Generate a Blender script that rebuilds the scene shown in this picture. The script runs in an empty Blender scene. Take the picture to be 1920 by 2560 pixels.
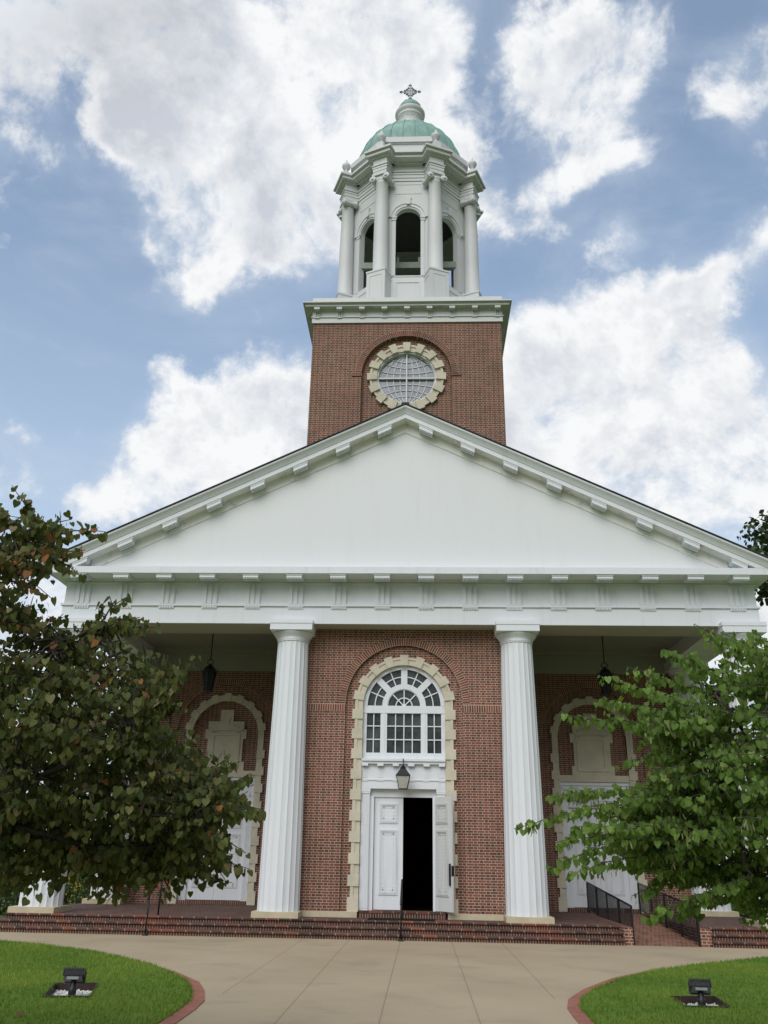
import bpy, math, random
import numpy as np
from mathutils import Vector, Matrix
R = math.radians
sin, cos, pi = math.sin, math.cos, math.pi
SC = bpy.context.scene
COL = SC.collection
rng = random.Random(7)

# ------------------------------------------------------------------ camera
cd = bpy.data.cameras.new('camera'); cam = bpy.data.objects.new('camera', cd); COL.objects.link(cam)
CR = Vector((0.99902896, 0.04082536, 0.01656571)); CU = Vector((-9.6078e-05, -0.373975776, 0.927438467))
CF = Vector((-0.04405818, 0.92653948, 0.37360871)); CP = Vector((0.50547426, -24.52811316, 1.45048317))
FPX = 2146.2
m = Matrix.Identity(4)
for i in range(3):
    m[i][0], m[i][1], m[i][2], m[i][3] = CR[i], CU[i], -CF[i], CP[i]
cam.matrix_world = m
cd.sensor_width = 36; cd.lens = FPX / 2560 * 36
cd.clip_start = .1; cd.clip_end = 2000
SC.camera = cam

# ------------------------------------------------------------------ node helper
class NT:
    def __init__(s, nt): s.t = nt; s.n = nt.nodes; s.l = nt.links
    def new(s, typ, **kw):
        n = s.n.new(typ)
        for k, v in kw.items(): setattr(n, k, v)
        return n
    def put(s, sock, v):
        if v is None: return
        if isinstance(v, bpy.types.NodeSocket): s.l.new(v, sock)
        else: sock.default_value = v
    def m(s, op, a, b=None, c=None, clamp=False):
        n = s.new('ShaderNodeMath', operation=op, use_clamp=clamp)
        for i, v in enumerate((a, b, c)): s.put(n.inputs[i], v)
        return n.outputs[0]
    def mix(s, f, a, b, mode='MIX'):
        n = s.new('ShaderNodeMix', data_type='RGBA', blend_type=mode)
        s.put(n.inputs[0], f); s.put(n.inputs[6], a); s.put(n.inputs[7], b)
        return n.outputs[2]
    def noise(s, vec, scale, detail=4, rough=.55, dim='3D', dist=0.0):
        n = s.new('ShaderNodeTexNoise', noise_dimensions=dim)
        s.put(n.inputs['Vector'], vec); n.inputs['Scale'].default_value = scale
        n.inputs['Detail'].default_value = detail; n.inputs['Roughness'].default_value = rough
        n.inputs['Distortion'].default_value = dist
        return n.outputs[0]
    def ramp(s, f, a, b, c0=0.0, c1=1.0, smooth=True):
        n = s.new('ShaderNodeMapRange'); n.interpolation_type = 'SMOOTHSTEP' if smooth else 'LINEAR'
        s.put(n.inputs[0], f)
        for i, v in enumerate((a, b, c0, c1)): n.inputs[i + 1].default_value = v
        return n.outputs[0]
    def cramp(s, f, stops):
        n = s.new('ShaderNodeValToRGB'); s.put(n.inputs[0], f); e = n.color_ramp.elements
        while len(e) < len(stops): e.new(.5)
        for i, (p, c) in enumerate(stops): e[i].position = p; e[i].color = (*c, 1)
        return n.outputs[0]
    def xyz(s, v):
        n = s.new('ShaderNodeSeparateXYZ'); s.put(n.inputs[0], v); return n.outputs
    def comb(s, x, y, z):
        n = s.new('ShaderNodeCombineXYZ')
        for i, v in enumerate((x, y, z)): s.put(n.inputs[i], v)
        return n.outputs[0]

# ------------------------------------------------------------------ world: sky with clouds
SUN_EL, SUN_AZ = 42, 200         # azimuth measured from +y towards +x: behind the camera, left
W = bpy.data.worlds.new('World'); SC.world = W; W.use_nodes = True
t = NT(W.node_tree); t.n.clear()
sky = t.new('ShaderNodeTexSky', sky_type='NISHITA'); sky.sun_disc = False
sky.sun_elevation = R(SUN_EL); sky.sun_rotation = R(SUN_AZ); sky.air_density = 1.0; sky.dust_density = 1.4; sky.ozone_density = 1.6
tc = t.new('ShaderNodeTexCoord'); d = tc.outputs['Generated']
dx, dy, dz = t.xyz(d)
az = t.m('ARCTAN2', dx, dy); el = t.m('ARCSINE', dz)
# domain warp so that the cloud masses get ragged outlines
wv = t.new('ShaderNodeTexNoise'); t.put(wv.inputs['Vector'], d); wv.inputs['Scale'].default_value = 6.0; wv.inputs['Detail'].default_value = 6; wv.inputs['Roughness'].default_value = .6
wx, wy, wz = t.xyz(wv.outputs[1])
azw = t.m('MULTIPLY_ADD', t.m('SUBTRACT', wx, .5), .20, az); elw = t.m('MULTIPLY_ADD', t.m('SUBTRACT', wy, .5), .14, el)
sv = t.comb(azw, elw, 0)
BLOBS = [(-0.589, 0.825, 0.158, 0.062, 0.8), (-0.448, 0.855, 0.164, 0.068, 1), (-0.309, 0.848, 0.194, 0.093, 1), (-0.15, 0.875, 0.206, 0.09, 1), (-0.029, 0.893, 0.123, 0.067, 0.8), (-0.383, 0.751, 0.102, 0.057, 0.9), (-0.291, 0.746, 0.14, 0.083, 1), (-0.206, 0.715, 0.142, 0.094, 1), (-0.111, 0.762, 0.154, 0.12, 1), (-0.32, 0.647, 0.068, 0.054, 0.9), (-0.027, 0.8, 0.122, 0.113, 0.8), (0.044, 0.706, 0.086, 0.092, 0.7), (-0.394, 0.659, 0.03, 0.024, 0.8), (-0.439, 0.756, 0.047, 0.033, 0.6), (0.263, 0.857, 0.151, 0.063, 0.9), (0.225, 0.796, 0.109, 0.072, 0.8), (0.302, 0.811, 0.094, 0.076, 0.7), (0.173, 0.869, 0.08, 0.043, 0.6), (0.224, 0.745, 0.1, 0.035, 0.6), (0.322, 0.734, 0.063, 0.035, 0.4), (0.471, 0.77, 0.057, 0.049, 0.8), (0.445, 0.639, 0.05, 0.039, 0.8), (0.269, 0.665, 0.039, 0.031, 0.75), (0.143, 0.729, 0.063, 0.037, 0.5), (0.196, 0.695, 0.066, 0.021, 0.35), (0.334, 0.583, 0.105, 0.071, 0.9), (0.233, 0.536, 0.154, 0.092, 1), (0.368, 0.499, 0.09, 0.097, 1), (0.146, 0.467, 0.11, 0.109, 1), (0.272, 0.447, 0.149, 0.101, 1), (0.385, 0.405, 0.072, 0.08, 0.9), (0.317, 0.361, 0.14, 0.057, 0.8), (0.12, 0.541, 0.058, 0.049, 0.7), (0.372, 0.61, 0.038, 0.032, 0.6), (0.181, 0.387, 0.119, 0.054, 0.7), (-0.187, 0.502, 0.088, 0.068, 1), (-0.254, 0.459, 0.099, 0.063, 1), (-0.311, 0.398, 0.094, 0.054, 0.9), (-0.143, 0.468, 0.093, 0.083, 1), (-0.219, 0.407, 0.137, 0.059, 0.9), (-0.38, 0.358, 0.058, 0.031, 0.6), (-0.319, 0.533, 0.025, 0.018, 0.6), (-0.29, 0.51, 0.03, 0.018, 0.5), (-0.566, 0.707, 0.068, 0.022, 0.35), (-0.449, 0.37, 0.111, 0.026, 0.3), (-0.444, 0.194, 0.166, 0.107, 0.9), (-0.353, 0.263, 0.131, 0.066, 0.5), (0.381, 0.264, 0.12, 0.05, 0.6), (0.327, 0.162, 0.12, 0.123, 0.9)]
dens = None
for a, e, ra, re_, w in BLOBS:
    mp = t.new('ShaderNodeMapping', vector_type='TEXTURE')
    t.put(mp.inputs[0], sv); mp.inputs[1].default_value = (a, e, 0); q = 1.10 if (a > -.04 and e > .62) else 1.26; q = 1.5 if a > .43 else q; mp.inputs[3].default_value = (ra * q, re_ * q, 1)
    g = t.new('ShaderNodeTexGradient', gradient_type='SPHERICAL'); t.put(g.inputs[0], mp.outputs[0])
    v = g.outputs[1]
    dens = t.m('MULTIPLY', v, w) if dens is None else t.m('MULTIPLY_ADD', v, w, dens)
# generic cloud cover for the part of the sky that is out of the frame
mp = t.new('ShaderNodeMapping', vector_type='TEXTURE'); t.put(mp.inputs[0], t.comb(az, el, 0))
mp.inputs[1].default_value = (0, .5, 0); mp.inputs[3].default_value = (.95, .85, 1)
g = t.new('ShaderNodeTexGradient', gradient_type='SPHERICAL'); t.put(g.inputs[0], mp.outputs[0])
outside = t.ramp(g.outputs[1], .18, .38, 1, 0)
gen = t.m('MULTIPLY', t.ramp(t.noise(d, 1.7, 3), .30, .55), outside)
base = t.m('MAXIMUM', dens, gen)
def billow(off):
    v = t.new('ShaderNodeVectorMath', operation='ADD'); t.put(v.inputs[0], d); v.inputs[1].default_value = off
    return t.m('ADD', t.m('MULTIPLY', t.noise(v.outputs[0], 6.5, 10, .62, dist=.35), .66), t.m('MULTIPLY', t.noise(v.outputs[0], 17.0, 8, .64, dist=.2), .34))
n1 = billow((0, 0, 0)); n2 = billow((-.010, 0, .022))
f = t.m('ADD', t.m('MINIMUM', base, .86), t.m('MULTIPLY', t.m('SUBTRACT', n1, .5), 4.0))
cover = t.ramp(f, .18, .80)
# thin veil of cirrus and haze that whitens the sky towards the horizon
wisp = t.noise(t.comb(t.m('MULTIPLY', az, .6), t.m('MULTIPLY', el, 1.7), 0), 5.0, 7, .62, dist=.6)
veil = t.m('ADD', t.m('ADD', t.ramp(el, .0, .66, .80, .10, False), t.ramp(wisp, .40, .78, 0, .36)), t.ramp(base, .0, .8, 0, .42))
# inner shading: lit billows, greyer where thick
relief = t.m('MULTIPLY', t.m('SUBTRACT', n1, n2), 5.0)
thick = t.ramp(f, .5, 1.15)
n3 = t.noise(d, 3.6, 6, .55, dist=.3)
grey = t.m('SUBTRACT', t.m('MULTIPLY', t.ramp(n3, .38, .60, .12, 1.0), t.m('MULTIPLY', thick, t.ramp(el, .1, .8, .6, 1.0))), relief, clamp=True)
mp = t.new('ShaderNodeMapping', vector_type='TEXTURE'); t.put(mp.inputs[0], t.comb(azw, elw, 0)); mp.inputs[1].default_value = (-.62, .90, 0); mp.inputs[3].default_value = (.34, .20, 1)
g = t.new('ShaderNodeTexGradient', gradient_type='SPHERICAL'); t.put(g.inputs[0], mp.outputs[0])
ccol = t.mix(grey, (6.3, 6.36, 6.42, 1), (3.95, 4.2, 4.65, 1))
ccol = t.mix(t.m('MULTIPLY', g.outputs[1], .9), ccol, (2.9, 3.05, 3.3, 1))
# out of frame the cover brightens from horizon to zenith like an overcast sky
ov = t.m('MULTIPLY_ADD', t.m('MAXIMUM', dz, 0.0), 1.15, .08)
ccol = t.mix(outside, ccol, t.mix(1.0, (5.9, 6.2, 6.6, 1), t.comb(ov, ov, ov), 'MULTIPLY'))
skyb = t.mix(1.0, sky.outputs[0], (1.74, 1.60, 1.40, 1), 'MULTIPLY')
skyv = t.mix(t.m('MINIMUM', veil, .85), skyb, (3.7, 4.3, 5.1, 1))
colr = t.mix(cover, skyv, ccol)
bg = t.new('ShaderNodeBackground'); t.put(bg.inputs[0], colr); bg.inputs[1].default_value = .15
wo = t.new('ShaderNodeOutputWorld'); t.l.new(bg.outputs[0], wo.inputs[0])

sd = bpy.data.lights.new('sun', 'SUN'); sun = bpy.data.objects.new('sun', sd); COL.objects.link(sun)
sd.energy = 2.0; sd.angle = R(45); sd.color = (1, .99, .975)
v = Vector((sin(R(SUN_AZ)) * cos(R(SUN_EL)), cos(R(SUN_AZ)) * cos(R(SUN_EL)), sin(R(SUN_EL))))
sun.rotation_euler = (-v).to_track_quat('-Z', 'Y').to_euler(); sun.location = v * 60

vs = SC.view_settings; vs.view_transform = 'Standard'; vs.look = 'None'; vs.exposure = 0; vs.gamma = 1; vs.use_curve_mapping = False
SC.cycles.use_denoising = True
SC.cycles.max_bounces = 8; SC.cycles.transparent_max_bounces = 8

# ------------------------------------------------------------------ materials
def newmat(name):
    mt = bpy.data.materials.new(name); mt.use_nodes = True
    t = NT(mt.node_tree); p = t.n['Principled BSDF']
    return mt, t, p
def objco(t): return t.new('ShaderNodeTexCoord').outputs['Object']

def plain(name, col, rough=.6, metal=0.0, var=.12, scale=6, spec=.5):
    mt, t, p = newmat(name); c = objco(t)
    n = t.noise(c, scale, 5)
    k = t.ramp(n, .3, .7, 1 - var, 1 + var, False)
    t.put(p.inputs['Base Color'], t.mix(1.0, (*col, 1), t.comb(k, k, k), 'MULTIPLY'))
    p.inputs['Roughness'].default_value = rough; p.inputs['Metallic'].default_value = metal
    p.inputs['Specular IOR Level'].default_value = spec
    return mt

def paint(name, col, dirt=.25, dirtcol=(.30, .28, .22), blotch=.0):
    mt, t, p = newmat(name); c = objco(t); x, y, z = t.xyz(c)
    big = t.noise(c, .55, 5, .6)
    streak = t.noise(t.comb(t.m('MULTIPLY', x, 5.0), t.m('MULTIPLY', y, 5.0), t.m('MULTIPLY', z, .5)), 1.0, 6, .65)
    fine = t.noise(c, 22, 4, .6)
    s = t.m('MULTIPLY', t.ramp(streak, .5, .85), dirt)
    b = t.m('MULTIPLY', t.ramp(big, .4, .8), dirt * .7)
    col1 = t.mix(s, (*col, 1), (*dirtcol, 1))
    col1 = t.mix(b, col1, (col[0] * .86, col[1] * .87, col[2] * .86, 1))
    # chipped flecks
    fl = t.m('MULTIPLY', t.ramp(fine, .70, .76), t.ramp(t.noise(c, 1.3, 2), .52, .62))
    col1 = t.mix(t.m('MULTIPLY', fl, .8), col1, (.30, .25, .19, 1))
    if blotch:
        bl = t.m('MULTIPLY', t.ramp(t.noise(c, 2.2, 6, .7), .50, .68), blotch)
        col1 = t.mix(bl, col1, (.16, .15, .11, 1))
    t.put(p.inputs['Base Color'], col1)
    p.inputs['Roughness'].default_value = .55
    bp = t.new('ShaderNodeBump'); bp.inputs['Strength'].default_value = .12; bp.inputs['Distance'].default_value = .01
    t.put(bp.inputs['Height'], t.noise(t.comb(t.m('MULTIPLY', x, 1.0), y, t.m('MULTIPLY', z, 4.0)), 9, 4)); t.put(p.inputs['Normal'], bp.outputs[0])
    return mt

def brick(name, mode='flemish', tone=1.0, mortar=(.56, .44, .355), reds=None, hd=1.0):
    mt, t, p = newmat(name)
    tcn = t.new('ShaderNodeTexCoord')
    if mode == 'ring':
        u0, v0, _ = t.xyz(tcn.outputs['UV']); bw, bh = .0677, .205
        u = t.m('DIVIDE', u0, bw); vv = t.m('DIVIDE', v0, bh); off = 0
    else:
        x, y, z = t.xyz(tcn.outputs['Object']); xy = t.m('ADD', x, y)
        if mode == 'flemish': bw, bh = .3048, .0677; u = t.m('DIVIDE', xy, bw); vv = t.m('DIVIDE', t.m('SUBTRACT', z, .14), bh)
        if mode == 'rowlock': bw, bh = .0677, .5; u = t.m('DIVIDE', xy, bw); vv = t.m('ADD', t.m('DIVIDE', z, 40.0), .5)
        if mode == 'nosing': bw, bh = .305, .5; u = t.m('DIVIDE', xy, bw); vv = t.m('ADD', t.m('DIVIDE', z, 40.0), .5)
        if mode == 'paver': bw, bh = .21, .105; u = t.m('DIVIDE', x, bh); vv = t.m('DIVIDE', y, bw); bw, bh = bh, bw
    row = t.m('FLOOR', vv); fv = t.m('SUBTRACT', vv, row)
    if mode in ('flemish', 'paver'): u = t.m('MULTIPLY_ADD', t.m('MODULO', t.m('ABSOLUTE', row), 2.0), .5, u)
    pr = t.m('FLOOR', u); fu = t.m('SUBTRACT', u, pr)
    if mode == 'flemish':
        hdr = t.m('GREATER_THAN', fu, .667)
        de = t.m('MINIMUM', t.m('ABSOLUTE', t.m('SUBTRACT', fu, .667)), t.m('MINIMUM', fu, t.m('SUBTRACT', 1.0, fu)))
    else:
        hdr = 0.0; de = t.m('MINIMUM', fu, t.m('SUBTRACT', 1.0, fu))
    dxm = t.m('MULTIPLY', de, bw); dzm = t.m('MULTIPLY', t.m('MINIMUM', fv, t.m('SUBTRACT', 1.0, fv)), bh)
    dm = t.m('MINIMUM', dxm, dzm)
    mort = t.ramp(dm, .0048, .0070, 1, 0)
    wn = t.new('ShaderNodeTexWhiteNoise', noise_dimensions='3D'); t.put(wn.inputs[0], t.comb(pr, row, hdr)); idr = wn.outputs[0]
    rr, rg, rb = t.xyz(wn.outputs[1])
    T = tone
    reds = reds or [(0, (.112, .050, .036)), (.3, (.182, .068, .046)), (.6, (.165, .071, .051)), (.85, (.212, .082, .054)), (1, (.12, .062, .048))]
    cs = t.cramp(idr, [(a, tuple(q * T for q in c)) for a, c in reds])
    dk = t.cramp(rg, [(0, (.045 * T, .034 * T, .032 * T)), (.45, (.075 * T, .042 * T, .036 * T)), (.8, (.15 * T, .055 * T, .042 * T)), (1, (.18 * T, .06 * T, .045 * T))])
    if mode == 'flemish': cb = t.mix(t.m('MULTIPLY', hdr, t.m('MULTIPLY', t.ramp(rb, .1, .4, .25, 1.0), hd)), cs, dk)
    else: cb = t.mix(t.m('GREATER_THAN', rb, .62), cs, t.mix(.5, cs, dk))
    oc = tcn.outputs['Object']
    mot = t.ramp(t.noise(oc, 30, 4), .3, .7, .8, 1.2, False)
    wth = t.m('MULTIPLY', t.ramp(t.noise(oc, .45, 6, .65), .3, .7, .80, 1.18, False), t.ramp(t.noise(oc, 2.6, 4, .6), .3, .7, .90, 1.10, False))
    cb = t.mix(1.0, cb, t.comb(mot, mot, mot), 'MULTIPLY')
    cm = t.mix(1.0, (*[q * T for q in mortar], 1), t.comb(wth, wth, wth), 'MULTIPLY')
    cc = t.mix(mort, t.mix(1.0, cb, t.comb(wth, wth, wth), 'MULTIPLY'), cm)
    t.put(p.inputs['Base Color'], cc); p.inputs['Roughness'].default_value = .85; p.inputs['Specular IOR Level'].default_value = .25
    bp = t.new('ShaderNodeBump'); bp.inputs['Strength'].default_value = .5; bp.inputs['Distance'].default_value = .006
    t.put(bp.inputs['Height'], t.m('ADD', t.m('SUBTRACT', 1.0, mort), t.m('MULTIPLY', t.noise(oc, 60, 3), .3))); t.put(p.inputs['Normal'], bp.outputs[0])
    return mt

def stone(name, col):
    mt, t, p = newmat(name); c = objco(t)
    a = t.ramp(t.noise(c, 1.6, 5, .6), .3, .7, .84, 1.1, False); b = t.ramp(t.noise(c, 40, 3), .3, .7, .93, 1.06, False)
    cc = t.mix(1.0, (*col, 1), t.comb(a, a, a), 'MULTIPLY'); cc = t.mix(1.0, cc, t.comb(b, b, b), 'MULTIPLY')
    st = t.m('MULTIPLY', t.ramp(t.noise(c, 3.0, 6, .7), .60, .75), .35)
    cc = t.mix(st, cc, (col[0] * .8, col[1] * .62, col[2] * .42, 1))
    t.put(p.inputs['Base Color'], cc); p.inputs['Roughness'].default_value = .85; p.inputs['Specular IOR Level'].default_value = .2
    bp = t.new('ShaderNodeBump'); bp.inputs['Strength'].default_value = .25; bp.inputs['Distance'].default_value = .01
    t.put(bp.inputs['Height'], t.noise(c, 35, 5)); t.put(p.inputs['Normal'], bp.outputs[0])
    return mt

def leafmat(name, stops, trans=.35, back=1.25, patch=0):
    mt, t, p = newmat(name)
    at = t.new('ShaderNodeAttribute', attribute_name='rnd'); r_ = at.outputs['Fac']
    c = t.cramp(r_, stops)
    n = t.ramp(t.noise(objco(t), 40, 3), .3, .7, .8, 1.2, False)
    c = t.mix(1.0, c, t.comb(n, n, n), 'MULTIPLY')
    if patch:
        q = t.ramp(t.noise(objco(t), .55, 4, .6), .32, .68, 1 - patch, 1 + patch, False); c = t.mix(1.0, c, t.comb(t.m('MULTIPLY', q, q), q, q), 'MULTIPLY')
    geo = t.new('ShaderNodeNewGeometry')
    c2 = t.mix(geo.outputs['Backfacing'], c, t.mix(1.0, c, (back, back * 1.02, back * 1.1, 1), 'MULTIPLY'))
    t.put(p.inputs['Base Color'], c2); p.inputs['Roughness'].default_value = .6; p.inputs['Specular IOR Level'].default_value = .18
    tr = t.new('ShaderNodeBsdfTranslucent'); t.put(tr.inputs[0], t.mix(1.0, c, (1.15, 1.25, .55, 1), 'MULTIPLY'))
    mx = t.new('ShaderNodeMixShader'); mx.inputs[0].default_value = trans
    t.l.new(p.outputs[0], mx.inputs[1]); t.l.new(tr.outputs[0], mx.inputs[2])
    t.l.new(mx.outputs[0], t.n['Material Output'].inputs[0])
    return mt

M = {}
M['white'] = paint('white_paint', (.69, .72, .755), .28)
M['white_old'] = paint('weathered_white_paint', (.585, .60, .60), .26)
M['white_grimy'] = paint('grimy_white_paint', (.60, .60, .57), .3, blotch=.5)
M['white_dirty'] = paint('mildewed_white_paint', (.80, .79, .77), .18, blotch=.40)
M['stucco'] = paint('white_stucco', (.70, .72, .735), .10)
M['soffit'] = paint('shaded_soffit_paint', (.42, .40, .33), .2)  # underside of the white beam, its shade put into a darker colour
M['ceil'] = paint('shaded_ceiling_paint', (.29, .285, .26), .2)  # grey paint, darkened so the porch's shade is in the colour
M['brick'] = brick('flemish_brick', tone=1.04, mortar=(.46, .36, .28))
M['brick_tower'] = brick('tower_brick', hd=.75, tone=.96, mortar=(.47, .355, .26), reds=[(0, (.125, .058, .042)), (.4, (.195, .078, .052)), (.75, (.155, .072, .052)), (1, (.10, .056, .046))])
M['brick_ring_tower'] = brick('tower_arch_brick', 'ring', 1.0, mortar=(.40, .30, .225))
M['brick_ring'] = brick('arch_brick', 'ring', 1.10, mortar=(.52, .40, .31))
M['rowlock'] = brick('rowlock_brick', 'rowlock', .62, mortar=(.62, .52, .40))
M['nosing'] = brick('step_nosing_brick', 'nosing', .85, mortar=(.55, .45, .36), reds=[(0, (.06, .043, .038)), (.3, (.10, .06, .05)), (.55, (.16, .075, .055)), (.72, (.27, .09, .05)), (.82, (.12, .07, .06)), (1, (.10, .058, .05))])
M['paver'] = brick('brick_paving', 'paver', .52, mortar=(.33, .24, .19), reds=[(0, (.17, .095, .08)), (.5, (.22, .12, .095)), (1, (.19, .11, .09))])
M['ramp'] = brick('ramp_paving', 'paver', .7, mortar=(.45, .30, .22), reds=[(0, (.24, .11, .075)), (.5, (.30, .14, .095)), (1, (.25, .12, .085))])
M['stone'] = stone('cast_stone', (.57, .53, .42))
M['stone_base'] = stone('base_stone', (.52, .455, .32))
M['glass'] = plain('dark_window_glass', (.05, .058, .06), .10, var=.7, scale=2.2, spec=.8)
M['glass_up'] = plain('upper_window_glass', (.125, .15, .19), .10, var=.4, scale=1.5)  # pale blue base colour carries the sky's reflection in the panes
M['black'] = plain('black_iron', (.012, .012, .014), .45, .3)
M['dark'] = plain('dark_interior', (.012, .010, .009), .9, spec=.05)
M['bell_dark'] = plain('belfry_interior', (.10, .10, .095), .9, spec=.1)
M['bronze'] = plain('dull_bronze', (.09, .10, .08), .5, .6)
M['oldwood'] = plain('greened_timber', (.25, .29, .24), .8)
M['frost'] = plain('frosted_lantern_glass', (.42, .42, .36), .35, var=.15, scale=5)
M['lanternglass'] = plain('dark_lantern_glass', (.012, .014, .012), .35, spec=.2)
M['mat'] = plain('black_rubber', (.012, .012, .012), .9, spec=.1)
M['lamp'] = plain('lamp_housing', (.014, .016, .018), .4, .2)
M['lens'] = plain('lamp_lens', (.42, .46, .43), .25); M['plate'] = plain('ballast_plate', (.17, .19, .18), .5)
M['gravel'] = plain('white_gravel', (.62, .63, .60), .9, var=.3, scale=60)
M['rust'] = plain('rusted_steel', (.035, .018, .013), .8)
M['iron_cross'] = plain('grey_metal', (.25, .26, .28), .5, .2)
M['bark'] = plain('bark', (.035, .028, .024), .9, var=.4, scale=20)
M['bark2'] = plain('grey_bark', (.07, .055, .045), .9, var=.4, scale=20)
M['curb'] = plain('red_concrete_curb', (.25, .095, .065), .85, var=.2, scale=9)

def copper():
    mt, t, p = newmat('verdigris_copper'); c = objco(t)
    a = t.noise(c, 1.4, 5, .6); x, y, z = t.xyz(c)
    st = t.noise(t.comb(t.m('MULTIPLY', x, 6.0), t.m('MULTIPLY', y, 6.0), z), 1.0, 4)
    cc = t.cramp(t.m('MULTIPLY_ADD', st, .5, t.m('MULTIPLY', a, .5)), [(.34, (.115, .225, .20)), (.5, (.18, .33, .285)), (.66, (.26, .41, .345))])
    t.put(p.inputs['Base Color'], cc); p.inputs['Roughness'].default_value = .6
    return mt
M['copper'] = copper()

def shingle():
    mt, t, p = newmat('dark_shingles'); c = objco(t); x, y, z = t.xyz(c)
    wn = t.new('ShaderNodeTexWhiteNoise', noise_dimensions='2D'); t.put(wn.inputs[0], t.comb(t.m('FLOOR', t.m('MULTIPLY', x, 5.0)), t.m('FLOOR', t.m('MULTIPLY', y, 3.0)), 0))
    k = t.ramp(wn.outputs[0], 0, 1, .022, .05, False); t.put(p.inputs['Base Color'], t.comb(k, k, t.m('MULTIPLY', k, 1.1))); p.inputs['Roughness'].default_value = .9
    return mt
M['shingle'] = shingle()

def concrete():
    mt, t, p = newmat('concrete_paving'); c = objco(t); x, y, z = t.xyz(c)
    a = t.noise(c, .35, 6, .6); b = t.noise(c, 45, 4, .6); s = t.noise(t.comb(t.m('MULTIPLY', x, .7), y, 0), .9, 7, .62, dist=.5)
    col = t.cramp(a, [(.3, (.315, .255, .172)), (.55, (.36, .295, .202)), (.75, (.385, .318, .222))])
    st = t.m('MULTIPLY', t.ramp(s, .50, .74), .42)
    col = t.mix(st, col, (.19, .16, .12, 1))
    k = t.ramp(b, .3, .7, .9, 1.1, False); col = t.mix(1.0, col, t.comb(k, k, k), 'MULTIPLY')
    jm = None
    for jx, y0, y1 in ((-.01, -40, 0), (1.22, -40, 0), (2.425, -10.3, 0), (-1.245, -40, 0), (-2.36, -10.6, 0)):
        wob = t.m('MULTIPLY', t.m('SUBTRACT', t.noise(c, 3, 2), .5), .012)
        h = t.ramp(t.m('ABSOLUTE', t.m('SUBTRACT', t.m('ADD', x, wob), jx)), .006, .014, 1, 0)
        if y0 > -30: h = t.m('MULTIPLY', h, t.m('GREATER_THAN', y, y0))
        jm = h if jm is None else t.m('MAXIMUM', jm, h)
    col = t.mix(t.m('MULTIPLY', jm, .38), col, (.06, .05, .04, 1))
    t.put(p.inputs['Base Color'], col); p.inputs['Roughness'].default_value = .9; p.inputs['Specular IOR Level'].default_value = .2
    bp = t.new('ShaderNodeBump'); bp.inputs['Strength'].default_value = .2; bp.inputs['Distance'].default_value = .004
    t.put(bp.inputs['Height'], b); t.put(p.inputs['Normal'], bp.outputs[0])
    return mt
M['concrete'] = concrete()

def turf():
    mt, t, p = newmat('lawn_turf'); c = objco(t)
    a = t.noise(c, .7, 5); b = t.noise(c, 28, 6, .7)
    col = t.cramp(t.m('MULTIPLY_ADD', a, .35, t.m('MULTIPLY', b, .65)), [(.3, (.062, .100, .014)), (.5, (.10, .165, .022)), (.72, (.15, .22, .042))])
    t.put(p.inputs['Base Color'], col); p.inputs['Roughness'].default_value = .9; p.inputs['Specular IOR Level'].default_value = .15
    bp = t.new('ShaderNodeBump'); bp.inputs['Strength'].default_value = .6; bp.inputs['Distance'].default_value = .03
    t.put(bp.inputs['Height'], b); t.put(p.inputs['Normal'], bp.outputs[0])
    return mt
M['turf'] = turf()
M['blade'] = leafmat('grass_blade', [(0, (.088, .155, .015)), (.5, (.145, .24, .028)), (1, (.22, .30, .06))], .25, 1.0, .22)
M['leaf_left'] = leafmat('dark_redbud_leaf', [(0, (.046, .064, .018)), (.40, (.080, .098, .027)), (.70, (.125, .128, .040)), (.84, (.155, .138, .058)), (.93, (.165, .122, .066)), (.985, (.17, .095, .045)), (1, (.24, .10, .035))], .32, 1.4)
M['leaf_right'] = leafmat('green_redbud_leaf', [(0, (.080, .140, .028)), (.5, (.125, .205, .042)), (.85, (.175, .265, .06)), (1, (.25, .33, .10))], .45, 1.25)
M['pod'] = leafmat('seed_pod', [(0, (.13, .16, .06)), (1, (.24, .24, .12))], .2)
M['leaf_bg'] = leafmat('background_leaf', [(0, (.018, .034, .012)), (.6, (.034, .058, .018)), (.9, (.07, .092, .028)), (1, (.11, .12, .03))], .2)
M['leaf_shrub'] = leafmat('shrub_leaf', [(0, (.03, .06, .015)), (.6, (.06, .11, .03)), (1, (.10, .15, .04))], .2)
M['flower'] = leafmat('yellow_flower', [(0, (.35, .22, .01)), (1, (.5, .36, .03))], .1)

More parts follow.
